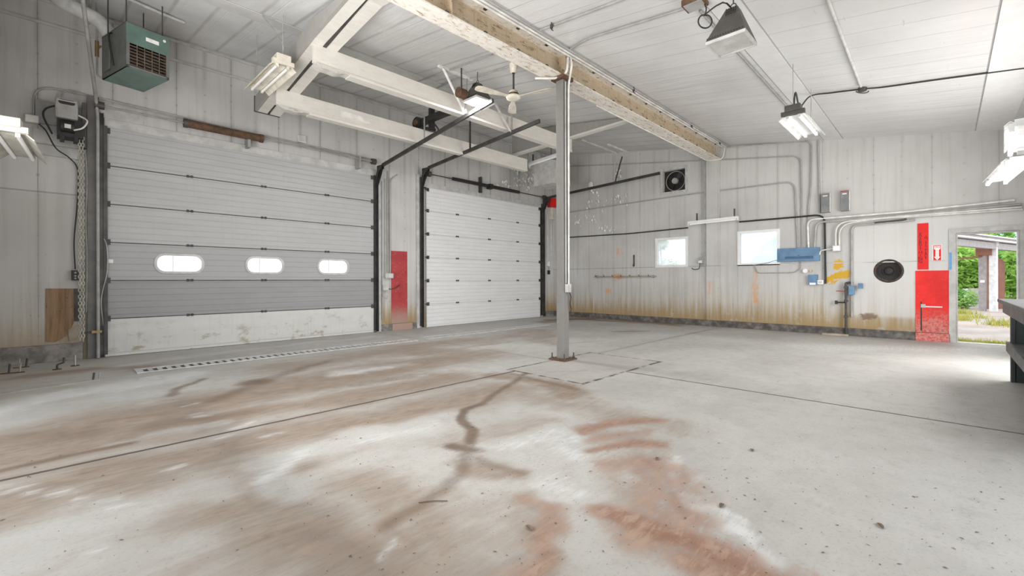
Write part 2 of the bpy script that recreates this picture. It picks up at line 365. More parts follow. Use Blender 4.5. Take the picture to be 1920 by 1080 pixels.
def m_leaf(name, a, b):
    g = G(name)
    c = g.mix(g.mr(g.noise(g.pos, 2.2, 3), .35, .65), a, b)
    d = g.nt.nodes.new('ShaderNodeBsdfDiffuse'); t = g.nt.nodes.new('ShaderNodeBsdfTranslucent'); mx = g.nt.nodes.new('ShaderNodeMixShader')
    g.put(d.inputs[0], c); g.put(t.inputs[0], c); mx.inputs[0].default_value = .4
    g.nt.links.new(d.outputs[0], mx.inputs[1]); g.nt.links.new(t.outputs[0], mx.inputs[2]); g.nt.links.new(mx.outputs[0], g.out.inputs[0])
    return g.mat
M['leaf'] = m_leaf('bright_leaves', (.22, .42, .07), (.5, .72, .22))
M['leaf2'] = m_leaf('mid_green_leaves', (.13, .33, .08), (.36, .58, .17))
M['grass'] = m_leaf('dry_grass', (.3, .36, .06), (.55, .5, .14))
M['bark'] = plain('bark', (.16, .12, .09), .9)
def m_gravel():
    g = G('pale_gravel')
    p = g.vec(g.x, g.y, 0.)
    n = g.noise(p, 1.1, 6, .6); v = g.vor(p, 22.)
    c = g.mix(g.mr(n, .3, .7), (.31, .27, .245), (.45, .41, .385)); c = g.mix(g.m('MULTIPLY', g.mr(v, .1, .5, 1, 0), .35), c, (.34, .29, .25))
    rb = g.mr(g.noise(g.scl(p, (3., .6, 1.)), .8, 5), .5, .62); c = g.mix(g.m('MULTIPLY', rb, .5), c, (.5, .33, .22))
    return g.bsdf(c, .9, 0, v, .03)
M['gravel'] = m_gravel()
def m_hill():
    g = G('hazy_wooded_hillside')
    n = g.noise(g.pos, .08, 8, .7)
    return g.bsdf(g.mix(g.mr(n, .35, .65), (.3, .52, .56), (.5, .72, .74)), .95, 0, n, 1., .1)  # distance haze is put into these pale blue greens
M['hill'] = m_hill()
M['concrete_pale'] = plain('pale_precast_concrete', (.58, .57, .56), .8, dirt=(.36, .34, .31), damt=.4)
M['canopy_grey'] = plain('grey_canopy_steel', (.33, .31, .31), .5)
M['canopy_white'] = plain('white_canopy_trim', (.72, .72, .74), .5)
M['brown_plate'] = plain('rusty_brown_plate', (.24, .105, .07), .6, 0, .15, 3)

# ---------------------------------------------------------------- mesh helper
ROOTM = {}
class MB:
    def __init__(s): s.v, s.f, s.sm = [], [], []
    def add(s, vs, fs, smooth=False):
        k = len(s.v); s.v += [Vector(p) for p in vs]
        for f in fs: s.f.append(tuple(i + k for i in f)); s.sm.append(smooth)
        return s
    def bx(s, x0, x1, y0, y1, z0, z1, mtx=None, bev=0.):
        x0, x1 = min(x0, x1), max(x0, x1); y0, y1 = min(y0, y1), max(y0, y1); z0, z1 = min(z0, z1), max(z0, z1)
        bm = bmesh.new(); bmesh.ops.create_cube(bm, size=1)
        for v in bm.verts: v.co = Vector((x0 + (v.co.x + .5)*(x1 - x0), y0 + (v.co.y + .5)*(y1 - y0), z0 + (v.co.z + .5)*(z1 - z0)))
        if bev: bmesh.ops.bevel(bm, geom=list(bm.edges), offset=min(bev, .45*min(x1 - x0, y1 - y0, z1 - z0)), segments=2, affect='EDGES', profile=.6)
        s.add([(mtx @ v.co) if mtx else v.co.copy() for v in bm.verts], [[v.index for v in f.verts] for f in bm.faces if not bm.verts.index_update()]); bm.free(); return s
    def bar(s, p0, p1, w, h, side=None, bev=0.):
        p0, p1 = Vector(p0), Vector(p1); d = p1 - p0; L = d.length; d.normalize()
        sd = Vector(side) if side is not None else (d.cross(UP) if abs(d.z) < .95 else Vector((1, 0, 0)))
        sd = (sd - d*sd.dot(d)).normalized(); up = sd.cross(d) if True else UP
        m = Matrix(((d.x, sd.x, up.x, p0.x), (d.y, sd.y, up.y, p0.y), (d.z, sd.z, up.z, p0.z), (0, 0, 0, 1)))
        return s.bx(0, L, -w/2, w/2, -h/2, h/2, m, bev)
    def tube(s, pts, r, n=8, caps=True):
        pts = [Vector(p) for p in pts]; rs = r if isinstance(r, (list, tuple)) else [r]*len(pts)
        rings = []; ref = None
        for i, p in enumerate(pts):
            t = (pts[min(i + 1, len(pts) - 1)] - pts[max(i - 1, 0)])
            t = t.normalized() if t.length > 1e-9 else UP
            if ref is None: ref = Vector((0, 0, 1)) if abs(t.z) < .9 else Vector((1, 0, 0))
            a = (ref - t*ref.dot(t)); a = a.normalized() if a.length > 1e-6 else t.orthogonal().normalized()
            ref = a; b = t.cross(a)
            rings.append([p + (a*math.cos(2*PI*k/n) + b*math.sin(2*PI*k/n))*rs[i] for k in range(n)])
        vs = [q for rg in rings for q in rg]; fs = []
        for i in range(len(pts) - 1):
            for k in range(n): fs.append((i*n + k, i*n + (k + 1) % n, (i + 1)*n + (k + 1) % n, (i + 1)*n + k))
        s.add(vs, fs, True)
        if caps: s.add(rings[0], [tuple(reversed(range(n)))]); s.add(rings[-1], [tuple(range(n))])
        return s
    def cyl(s, p0, p1, r0, r1=None, n=16): return s.tube([p0, p1], [r0, r0 if r1 is None else r1], n)
    def lathe(s, prof, mtx, n=24):                  # profile of (radius, height) turned about local z
        vs = [mtx @ Vector((r*math.cos(2*PI*k/n), r*math.sin(2*PI*k/n), z)) for r, z in prof for k in range(n)]
        fs = [(i*n + k, i*n + (k + 1) % n, (i + 1)*n + (k + 1) % n, (i + 1)*n + k) for i in range(len(prof) - 1) for k in range(n)]
        return s.add(vs, fs, True)
    def prism(s, poly, mtx, h, holes=()):           # polygon in local xy, extruded along local z
        loops = [list(poly)] + [list(q) for q in holes]
        flat = [Vector((x, y, 0)) for lp in loops for x, y in lp]
        tri = tessellate_polygon([[Vector((x, y, 0)) for x, y in lp] for lp in loops]); N = len(flat)
        vs = [mtx @ v for v in flat] + [mtx @ (v + Vector((0, 0, h))) for v in flat]
        fs = [tuple(t) for t in tri] + [tuple(i + N for i in reversed(t)) for t in tri]
        k = 0
        for lp in loops:
            for i in range(len(lp)): j = (i + 1) % len(lp); fs.append((k + i, k + j, k + j + N, k + i + N))
            k += len(lp)
        return s.add(vs, fs)
    def sweep(s, pts, prof, side):                  # profile (a along side, b along normal) swept along pts
        pts = [Vector(p) for p in pts]; sd = Vector(side).normalized(); n = len(prof); vs = []
        for i, p in enumerate(pts):
            t = (pts[min(i + 1, len(pts) - 1)] - pts[max(i - 1, 0)]).normalized(); nn = sd.cross(t).normalized()
            vs += [p + sd*a + nn*b for a, b in prof]
        fs = [(i*n + k, i*n + (k + 1) % n, (i + 1)*n + (k + 1) % n, (i + 1)*n + k) for i in range(len(pts) - 1) for k in range(n)]
        fs += [tuple(reversed(range(n))), tuple((len(pts) - 1)*n + k for k in range(n))]
        return s.add(vs, fs)
    def build(s, name, mat, parent=None, local=False):
        me = bpy.data.meshes.new(name); o = bpy.data.objects.new(name, me)
        if parent is not None:
            m = ROOTM[parent.name]; o.parent = parent; ROOTM[o.name] = m
            vs = s.v if local else [m.inverted() @ v for v in s.v]
        else:
            lo = Vector([min(v[i] for v in s.v) for i in range(3)]); hi = Vector([max(v[i] for v in s.v) for i in range(3)])
            org = Vector(((lo.x + hi.x)/2, (lo.y + hi.y)/2, lo.z)); o.location = org
            ROOTM[o.name] = Matrix.Translation(org); vs = [v - org for v in s.v]
        me.from_pydata([tuple(v) for v in vs], [], s.f)
        me.polygons.foreach_set('use_smooth', s.sm)
        bm = bmesh.new(); bm.from_mesh(me); bmesh.ops.recalc_face_normals(bm, faces=bm.faces); bm.to_mesh(me); bm.free()
        me.materials.append(M[mat] if isinstance(mat, str) else mat); me.update()
        COL.objects.link(o); return o

def tag(o, label, cat, group=None, kind=None):
    o['label'] = label; o['category'] = cat
    if group: o['group'] = group
    if kind: o['kind'] = kind
    return o
def thing(name, label, cat, loc, rz=0., group=None, kind=None):
    o = bpy.data.objects.new(name, None); o.empty_display_size = .1
    o.location = loc; o.rotation_euler = (0, 0, rz); COL.objects.link(o)
    ROOTM[o.name] = Matrix.Translation(Vector(loc)) @ Matrix.Rotation(rz, 4, 'Z')
    return tag(o, label, cat, group, kind)
def copy_tree(o, parent=None):
    c = o.copy(); COL.objects.link(c); ROOTM[c.name] = ROOTM[o.name]
    if parent is not None: c.parent = parent
    for ch in list(o.children): copy_tree(ch, c)
    return c
def arc(c, a, b, t0, t1, n=8):                      # quarter bends: c + a cos + b sin
    return [Vector(c) + Vector(a)*math.cos(t0 + (t1 - t0)*i/n) + Vector(b)*math.sin(t0 + (t1 - t0)*i/n) for i in range(n + 1)]
def bend(pts, r, n=6):                              # polyline with rounded corners
    pts = [Vector(p) for p in pts]; out = [pts[0]]
    for i in range(1, len(pts) - 1):
        p = pts[i]; a = (pts[i - 1] - p); b = (pts[i + 1] - p)
        k = min(r, a.length*.49, b.length*.49); p0 = p + a.normalized()*k; p1 = p + b.normalized()*k
        for j in range(n + 1):
            t = j/n; out.append(p0*(1 - t)**2 + p*2*t*(1 - t) + p1*t*t)
    out.append(pts[-1]); return out
def catmull(pts, n=6):
    pts = [Vector(p) for p in pts]; q = [pts[0]*2 - pts[1]] + pts + [pts[-1]*2 - pts[-2]]; out = []
    for i in range(1, len(q) - 2):
        for j in range(n):
            t = j/n; out.append(.5*((2*q[i]) + (q[i + 1] - q[i - 1])*t + (2*q[i - 1] - 5*q[i] + 4*q[i + 1] - q[i + 2])*t*t + (3*q[i] - q[i - 1] - 3*q[i + 1] + q[i + 2])*t**3))
    out.append(pts[-1]); return out
def pipe(name, label, cat, pts, r, mat, n=8, group=None):
    return tag(MB().tube(pts, r, n).build(name, mat), label, cat, group)
def text_mesh(body, size, mtx, depth=.001):
    cu = bpy.data.curves.new('t', 'FONT'); cu.body = body; cu.size = size; cu.align_x = 'CENTER'; cu.align_y = 'CENTER'; cu.extrude = depth; cu.space_line = .8
    o = bpy.data.objects.new('t', cu); COL.objects.link(o); bpy.context.view_layer.update()
    me = bpy.data.meshes.new_from_object(o.evaluated_get(bpy.context.evaluated_depsgraph_get()))
    vs = [mtx @ v.co for v in me.vertices]; fs = [tuple(p.vertices) for p in me.polygons]
    bpy.data.objects.remove(o); bpy.data.curves.remove(cu); bpy.data.meshes.remove(me)
    return MB().add(vs, fs)
def round_rect(cx, cy, w, h, r, n=8):
    out = []
    for qx, qy, a in ((1, 1, 0), (-1, 1, PI/2), (-1, -1, PI), (1, -1, 3*PI/2)):
        for i in range(n + 1):
            t = a + PI/2*i/n; out.append((cx + qx*(w/2 - r) + r*math.cos(t), cy + qy*(h/2 - r) + r*math.sin(t)))
    return out
XZ = lambda y: Matrix(((1, 0, 0, 0), (0, 0, -1, y), (0, 1, 0, 0), (0, 0, 0, 1)))    # local x,y -> world x,z ; local z -> -y (towards the room)
YZ = lambda x: Matrix(((0, 0, -1, x), (-1, 0, 0, 0), (0, 1, 0, 0), (0, 0, 0, 1)))   # local x -> -y (rightwards on the window wall), y -> z ; local z -> -x
SKY, P_FRONT, P_REAR, P_TUBE, P_SUN, EXPO = 1.8, 178., 290., 25., .3, 0.32

# ================================================================ THE SETTING
# ---- floor: one slab whose stain masks are held as a colour attribute at real floor positions
def vnoise(x, y, seed):
    xi = np.floor(x).astype(int); yi = np.floor(y).astype(int); fx = x - xi; fy = y - yi
    fx = fx*fx*(3 - 2*fx); fy = fy*fy*(3 - 2*fy)
    def h(a, b):
        k = (a*374761393 + b*668265263 + seed*974711) & 0x7fffffff
        k = ((k ^ (k >> 13))*1274126177) & 0x7fffffff
        return ((k ^ (k >> 16)) & 0xffff)/65535.
    return (h(xi, yi)*(1 - fx) + h(xi + 1, yi)*fx)*(1 - fy) + (h(xi, yi + 1)*(1 - fx) + h(xi + 1, yi + 1)*fx)*fy
def fbm(x, y, seed, o=4):
    s = np.zeros_like(x); a = .5
    for i in range(o): s += a*vnoise(x*2**i, y*2**i, seed + i); a *= .5
    return s
def build_floor():
    xs = np.linspace(WC - .2, WB + .12, 330); ys = np.linspace(WD - .2, WA + .12, 288)
    X, Y = np.meshgrid(xs, ys); nx, ny = len(xs), len(ys)
    wx = X + (fbm(X*1.4, Y*1.4, 3) - .47)*.55 + (fbm(X*6, Y*6, 9) - .47)*.12
    wy = Y + (fbm(X*1.4, Y*1.4, 5) - .47)*.55 + (fbm(X*6, Y*6, 12) - .47)*.12
    def path(pts, w, k, warp=1.):
        P = [F(*p) for p in pts]; best = np.full(X.shape, 9.)
        ax = X + (wx - X)*warp; ay = Y + (wy - Y)*warp
        if len(P) == 1: P = P*2
        for a, b in zip(P[:-1], P[1:]):
            dx, dy = b.x - a.x, b.y - a.y; L = dx*dx + dy*dy + 1e-9
            t = np.clip(((ax - a.x)*dx + (ay - a.y)*dy)/L, 0, 1)
            best = np.minimum(best, np.hypot(ax - a.x - t*dx, ay - a.y - t*dy))
        q = np.clip(1 - best/w, 0, 1); return k*q*q*(3 - 2*q)
    C = [np.zeros(X.shape) for _ in range(4)]
    def put(ch, *a, **k): C[ch] = np.maximum(C[ch], path(*a, **k))
    T, DK, RD, PL = 0, 1, 2, 3
    for pts, w, k in [([(-200, 1100), (200, 1040), (500, 1000), (820, 1000)], 1.3, .55), ([(400, 900), (700, 860)], .8, .5),
        ([(-200, 870), (0, 838), (250, 780), (450, 740), (650, 702), (850, 672)], 1.1, 1.), ([(-100, 890), (300, 800), (600, 752), (850, 712)], .8, .95),
        ([(-100, 1000), (60, 930), (200, 885), (420, 840), (650, 795), (850, 755), (960, 730)], .75, .95), ([(250, 900), (480, 960), (640, 1080)], .6, .85), ([(420, 880), (560, 960), (700, 1100)], .5, .85),
        ([(560, 860), (760, 950), (780, 1070)], .45, .8), ([(700, 900), (860, 960), (850, 1080)], .4, .75), ([(600, 1040), (900, 1075)], .35, .8), ([(700, 700), (900, 664), (760, 655)], 1.1, .8), ([(520, 690), (700, 664), (880, 636)], 1., .75),
        ([(900, 640), (1000, 620), (1030, 640)], .9, .6), ([(1120, 640), (1200, 622), (1300, 626)], .9, .45), ([(1020, 604), (1080, 597), (1180, 603), (1260, 609)], .6, 1.), ([(880, 820), (1000, 780)], .5, .55),
        ([(1000, 740), (1120, 760), (1230, 800)], .55, .6), ([(60, 705), (180, 692), (300, 690)], .5, .8), ([(0, 1040), (200, 1000)], .45, .35), ([(880, 870), (960, 890), (1010, 950), (1000, 1070)], .22, .85),
        ([(930, 705), (1010, 712), (1090, 740)], .4, .95), ([(1080, 880), (1230, 990), (1380, 1075)], .5, .6), ([(850, 1000), (1000, 1000), (960, 1075)], .4, .65), ([(1080, 800), (1180, 830), (1270, 930)], .4, .6)]: put(T, pts, w, k)
    for pts, w, k in [
        ([(985, 700), (950, 728), (905, 757)], .1, .75), ([(905, 757), (873, 768), (870, 785), (890, 803), (886, 830)], .1, 1.), ([(852, 834), (892, 842)], .15, 1.), ([(872, 850), (868, 880), (840, 915), (800, 950), (730, 990)], .12, .65),
        ([(880, 855), (920, 872), (970, 886)], .1, .55), ([(480, 716)], .42, 1.), ([(400, 750), (440, 736), (480, 716), (560, 692), (610, 678)], .28, .6), ([(318, 742), (340, 727), (385, 710)], .13, .7),
        ([(-40, 893), (120, 856), (250, 828)], .1, .75), ([(280, 800), (460, 772)], .3, .5), ([(0, 820), (170, 812)], .3, .45), ([(600, 730), (800, 700)], .35, .45), ([(960, 700), (1080, 730)], .14, .6),
        ([(960, 640), (880, 650)], .2, .4), ([(1030, 600), (1110, 598)], .35, .9), ([(1150, 622), (1215, 621)], .18, .7), ([(1040, 645), (1130, 640)], .15, .6), ([(380, 870), (480, 842)], .14, .4), ([(560, 1000), (720, 1060)], .25, .3), ([(1000, 700), (1215, 690)], .12, .35)]: put(DK, pts, w, k, warp=.3)
    for pts, w, k in [
        ([(1085, 800), (1150, 790), (1215, 788)], .2, .9), ([(1095, 840), (1180, 832), (1220, 836)], .17, .9), ([(1095, 818), (1200, 812)], .2, .6), ([(1130, 868), (1210, 868), (1285, 892), (1272, 955)], .26, .72), ([(1200, 880), (1240, 930)], .3, .6),
        ([(1110, 938), (1180, 968), (1262, 985), (1345, 1022), (1440, 1085)], .24, 1.), ([(1190, 905), (1230, 960), (1200, 990)], .3, .65), ([(1030, 940), (1020, 1000), (985, 1085)], .14, .7), ([(975, 930), (1040, 938)], .12, .6),
        ([(1290, 1040), (1480, 1110)], .35, .9), ([(250, 785), (420, 760)], .5, .35), ([(700, 650), (820, 655)], .7, .35), ([(560, 1050), (750, 1010)], .3, .3), ([(380, 690), (260, 690)], .3, .3), ([(1215, 785), (1260, 792)], .1, .5)]: put(RD, pts, w, k, warp=.8)
    clear = np.zeros(X.shape)
    for pts, w, k in [([(520, 870), (590, 845), (700, 815), (840, 775)], .28, .9), ([(540, 890), (600, 910)], .2, .8), ([(620, 900), (760, 855), (850, 850)], .22, .7), ([(-50, 1080), (100, 1010), (260, 950), (400, 915)], .4, .7), ([(100, 1100), (300, 1040)], .35, .6),
        ([(930, 830), (1040, 800), (1080, 860), (1060, 920)], .3, .8), ([(930, 910), (1000, 900)], .15, .7), ([(0, 790), (130, 752), (280, 722), (380, 700)], .5, 1.), ([(640, 696), (760, 684)], .3, .6), ([(200, 830), (420, 792)], .1, .5), ([(1060, 960), (1130, 1040)], .25, .6)]:
        clear = np.maximum(clear, path(pts, w, k))
    for pts, w, k in [
        ([(-150, 800), (0, 762), (130, 738), (270, 714), (340, 704)], .6, 1.), ([(520, 885), (580, 850)], .22, .6), ([(700, 828), (830, 790)], .25, .5), ([(930, 830), (1040, 800), (1060, 850)], .25, .6), ([(1010, 890), (1090, 925)], .25, .5),
        ([(200, 690), (450, 655), (700, 632)], .35, .6), ([(640, 700), (720, 690)], .25, .6), ([(1260, 860), (1300, 940), (1380, 1000), (1440, 1040)], .09, .7), ([(1100, 640), (1250, 625), (1400, 640)], 1., .5), ([(700, 1075), (760, 1030)], .06, .5), ([(1500, 650), (1800, 655)], .9, .6)]: put(PL, pts, w, k)  # widest far paths paint in daylight glow toward the window wall
    for x, y, s in [(60, 912, .1), (95, 918, .07), (135, 922, .09), (160, 930, .06), (215, 936, .08), (240, 944, .06), (150, 1046, .1), (370, 782, .08), (366, 776, .05), (352, 759, .09), (468, 796, .08), (280, 708, .12), (430, 815, .09), (330, 876, .07), (505, 820, .08)]: put(PL, [(x - 12, y + 3), (x + 12, y - 3)], s, .5, warp=.6)
    C[T] *= np.clip(1 - clear, 0, 1)*np.clip(1 - .9*C[PL], 0, 1); C[DK] *= np.clip(1 - .6*C[PL], 0, 1)
    me = bpy.data.meshes.new('floor')
    vs = np.stack([X.ravel(), Y.ravel(), np.zeros(X.size)], 1)
    i = (np.arange(ny - 1)[:, None]*nx + np.arange(nx - 1)[None, :]).ravel()
    q = np.stack([i, i + 1, i + nx + 1, i + nx], 1)
    me.from_pydata(vs.tolist(), [], q.tolist())
    ca = me.color_attributes.new('stain', 'FLOAT_COLOR', 'POINT')
    ca.data.foreach_set('color', np.stack([c.ravel() for c in C], 1).ravel().astype(np.float32))
    me.materials.append(M['floor']); me.update()
    o = bpy.data.objects.new('floor', me); COL.objects.link(o); ROOTM['floor'] = Matrix.Identity(4)
    return tag(o, 'stained concrete floor with saw joints and brown and red stains', 'floor', kind='structure')
build_floor()

# ---- walls with cut openings; the two unseen bays are added for light
D1 = (.66, 5.36, 3.72); D2 = (7.02, 11.5, 3.66)
TH = .2
def wall(name, mat, label, u0, u1, z1f, mtx, th, holes):
    poly = [(u0, -.1), (u1, -.1), (u1, z1f(u1)), (u0, z1f(u0))]
    o = MB().prism(poly, mtx, th, holes).build(name, mat)
    return tag(o, label, 'wall', kind='structure')
rc = lambda a, b, c, d: [(a, c), (b, c), (b, d), (a, d)]
wall('wall_left', 'wall_left', 'grey panelled wall holding the two overhead doors', WC - .2, WB, lambda u: ceil_z(WA) + .1, XZ(WA + TH), TH,
     [rc(D1[0], D1[1], -.05, D1[2]), rc(D2[0], D2[1], -.05, D2[2])])
W1 = (B(1288, 498), B(1230.5, 450)); W2 = (B(1460, 495), B(1385, 438))
w1 = (-W1[1].y, -W1[0].y, 1.645, 2.44); w2 = (-W2[1].y, -W2[0].y, 1.64, 2.47)
dy0, dy1, dz = B(1792.5, 500).y, B(1912, 500).y, 2.155        # man door opening
fan0, fan1 = B(1243, 330), B(1285, 352); fy0, fy1, fz0, fz1 = fan0.y, fan1.y, 3.79, 4.4
port = B(1666, 508)
pc = [(-port.y + .205*math.cos(2*PI*i/28), port.z + .2*math.sin(2*PI*i/28)) for i in range(28)]
wall('wall_right', 'wall_right', 'stained grey wall with two windows and the open man door', -WA - .2, -WD + .2, lambda u: ceil_z(-u) + .08, YZ(WB + TH), TH,
     [rc(*w1), rc(*w2), rc(-dy0, -dy1, -.05, dz), rc(-fy0, -fy1, fz0, fz1), pc])
wall('wall_rear', 'wall_plain', 'grey panelled wall at the left picture edge', -WA, -WD + .2, lambda u: ceil_z(-u) + .08, YZ(WC), TH, [rc(-6.6, -1.2, -.05, 3.6)])  # bay opening added out of view to let the rear fill in
wall('wall_front', 'wall_plain', 'grey wall behind the workbench with a bay opening added for fill light', WC - .2, WB, lambda u: ceil_z(WD) + .08, XZ(WD), TH, [rc(1.2, 10.2, -.05, 3.4)])
y0c, y1c = WD - .2, WA + .2
cb = MB(); cb.add([V(WC - .2, y0c, ceil_z(y0c)), V(WB + .2, y0c, ceil_z(y0c)), V(WB + .2, y1c, ceil_z(y1c)), V(WC - .2, y1c, ceil_z(y1c)),
     V(WC - .2, y0c, ceil_z(y0c) + .15), V(WB + .2, y0c, ceil_z(y0c) + .15), V(WB + .2, y1c, ceil_z(y1c) + .15), V(WC - .2, y1c, ceil_z(y1c) + .15)],
     [(0, 3, 2, 1), (4, 5, 6, 7), (0, 1, 5, 4), (1, 2, 6, 5), (2, 3, 7, 6), (3, 0, 4, 7)])
tag(cb.build('ceiling', 'ceiling'), 'sloping glossy white ceiling of insulation panels with joints', 'ceiling', kind='structure')

# cover strips running along the ceiling
def cstrip(name, label, ya, yb, mat, x0=WC, x1=WB):
    o = MB(); d = .012
    o.add([V(x0, ya, ceil_z(ya) - d), V(x1, ya, ceil_z(ya) - d), V(x1, yb, ceil_z(yb) - d), V(x0, yb, ceil_z(yb) - d), V(x0, ya, ceil_z(ya) + .02), V(x1, ya, ceil_z(ya) + .02), V(x1, yb, ceil_z(yb) + .02), V(x0, yb, ceil_z(yb) + .02)],
          [(0, 3, 2, 1), (4, 5, 6, 7), (0, 1, 5, 4), (1, 2, 6, 5), (2, 3, 7, 6), (3, 0, 4, 7)])
    tag(o.build(name, mat), label, 'trim', kind='structure')
cstrip('trim_1', 'white cover strip along the ceiling behind the hanging lamp', 1.66, 2.0, 'ceiling_strip')
cstrip('trim_2', 'white cover strip in the ceiling at the right picture edge', -.86, -.42, 'ceiling_strip')
cstrip('trim_3', 'grey cover strip along the ceiling over the green heater', 7.36, 7.7, 'ceiling_strip_grey', WC, 12.4)
# batten and cornice on the door wall
zb = .5*(A(3, 30).z + A(467, 147).z)
tag(MB().bx(WC, WB, WA - .03, WA, zb - .02, zb + .02).bx(WC, WB, WA - .03, WA, zb + .33, zb + .37).build('trim_4', 'light_grey'), 'pair of long battens near the top of the door wall', 'trim', kind='structure')
# kerbs
kz = A(50, 661).z
tag(MB().bx(WC, A(155, 660).x, WA - .06, WA, 0, .27, bev=.008).build('baseboard_left', 'concrete_old'), 'raw concrete kerb left of the big grey door', 'kerb', kind='structure')
tag(MB().bx(WB - .07, WB, dy0 + .09, WA, 0, .165, bev=.01).build('baseboard_right', 'kerb_dark'), 'dark stained concrete kerb under the window wall', 'kerb', kind='structure')
b0, b1 = A(709, 615), A(780, 612)
tag(MB().bx(5.6, 6.72, WA - .05, WA, 0, .16, bev=.006).bx(11.9, WB, WA - .06, WA, 0, .17).build('baseboard_middle', 'concrete_old'), 'low concrete kerb between the two overhead doors', 'kerb', kind='structure')
# pilaster in the window wall
pa, pb = B(1326, 450).y, B(1351, 450).y
tag(MB().bx(WB - .07, WB, pb, pa, .166, ceil_z(pb) - .01, bev=.004).build('trim_5', 'wall_right'), 'shallow boxed post in the wall between the two windows', 'trim', kind='structure')
tag(MB().bx(WB - .085, WB - .02, pa + .005, pa + .05, 1.62, 4.75).build('trim_6', 'grey_metal'), 'dark upright angle beside the boxed post', 'trim', kind='structure')
# sill line on the window wall
tag(MB().bx(WB - .012, WB, dy0 + .1, pb, 1.61, 1.632).build('trim_7', 'light_grey'), 'thin sill rail along the wall under the second window', 'trim', kind='structure')

def window(name, w, label):
    o = thing(name, label, 'window', (WB, -(w[0] + w[1])/2, w[2]), kind='structure')
    f = .035
    m = YZ(WB + .03)
    fr = MB().prism(rc(w[0], w[1], w[2], w[3]), m, .045, [rc(w[0] + f, w[1] - f, w[2] + f, w[3] - f)])
    fr.prism(rc(w[0] - .03, w[1] + .03, w[2] - .03, w[3] + .03), YZ(WB), .012, [rc(w[0], w[1], w[2], w[3])])
    fr.build('window_frame', 'white_paint', o)
    MB().prism(rc(w[0] + f, w[1] - f, w[2] + f, w[3] - f), YZ(WB + .06), .006).build('pane', 'glass', o)
window('window_1', w1, 'small square window nearer the far corner')
window('window_2', w2, 'wider window beside the blue breaker panel')

# ---- overhead doors
def overhead(name, label, x0, x1, top, nsec, mats, win, hinge_px, yb):
    root = thing(name, label, 'door', ((x0 + x1)/2, yb, 0), kind='structure')
    hgt = top/nsec
    for k in range(nsec):
        za, zt = k*hgt + .001, (k + 1)*hgt - .001
        holes = [round_rect(cx, wz, ww, wh, wr) for cx, wz, ww, wh, wr in win] if (win and k == 2) else []
        p = MB().prism(rc(x0, x1, za, zt), XZ(yb + .045), .045, holes)
        pn = p.build('door_panel', mats[0] if k == 0 else mats[1], root)
        if k == 0: pn['label'] = 'bottom section of the door'
    for k in range(1, nsec): MB().bx(x0, x1, yb - .003, yb + .001, k*hgt - (.012 if win else .005), k*hgt + (.005 if win else .003)).build('seam', 'dark_steel' if win else 'grey_metal', root)  # dark strips stand in for the shadow along each section seam
    for cx, wz, ww, wh, wr in win:
        fr = MB().prism(round_rect(cx, wz, ww + .06, wh + .06, wr + .03), XZ(yb), .018, [round_rect(cx, wz, ww - .02, wh - .02, wr - .01)]).build('window_frame', 'light_grey', root)
        MB().prism(round_rect(cx, wz, ww, wh, wr), XZ(yb + .03), .006).build('pane', 'wired_glass', fr)
        MB().bx(cx - .1 - .006, cx - .1 + .006, yb + .01, yb + .024, wz - wh/2, wz + wh/2).build('glazing_bar', 'white_paint', fr)
    for hx in hinge_px:
        for k in range(1, nsec):
            z = k*hgt
            MB().bx(hx - .05, hx - .012, yb - .016, yb, z - .022, z + .022).bx(hx + .012, hx + .05, yb - .016, yb, z - .022, z + .022).cyl((hx - .05, yb - .012, z), (hx + .05, yb - .012, z), .009, n=8).build('hinge', 'dark_steel', root)
    for k in range(1, nsec + 1):
        z = k*hgt - (.06 if k == nsec else 0)
        for hx, s in ((x0, 1), (x1, -1)):
            MB().bx(hx + s*.0, hx + s*.07, yb - .02, yb, z - .045, z + .045).cyl((hx - s*.05, yb - .02, z), (hx + s*.03, yb - .02, z), .016, n=10).build('roller_bracket', 'dark_steel', root)
    MB().bx(x0, x1, yb, yb + .04, 0, .006).build('bottom_seal', 'rubber', root)
    return root
wins = [((A(a, 495).x + A(b, 495).x)/2, 1.565, A(b, 495).x - A(a, 495).x, .3, .13) for a, b in ((292, 378), (461, 528), (595, 650))]
d1 = overhead('door_1', 'big grey sectional overhead door with three rounded windows', .60, 5.42, 3.8, 6, ('door1_low', 'door1'), wins,
         [A(355, 525).x, A(493, 525).x, A(611, 525).x], WA - .06)
d2 = overhead('door_2', 'clean white sectional overhead door without windows', 6.96, 11.6, 3.74, 6, ('door2', 'door2'), [],
         [A(855, 525).x, A(915, 525).x, A(968, 525).x], WA - .06)
lk = A(207, 490)
MB().bx(lk.x - .03, lk.x + .03, WA - .075, WA - .06, lk.z - .03, lk.z + .03).build('latch_plate', 'white_paint', d1)
# header trim above the doors
tag(MB().bx(.5, 5.55, WA - .035, WA, 3.79, 3.95, bev=.004).bx(.5, 1.1, WA - .04, WA, 3.95, 4.2).build('trim_8', 'light_grey'), 'header board above the big grey door', 'trim', kind='structure')
tag(MB().bx(6.85, 11.75, WA - .035, WA, 3.73, 3.86, bev=.004).build('trim_9', 'light_grey'), 'header board above the white door', 'trim', kind='structure')
tag(MB().bx(6.9, 11.7, WA - .05, WA - .02, 3.715, 3.74).build('trim_10', 'black'), 'dark top seal above the white door', 'trim', kind='structure')
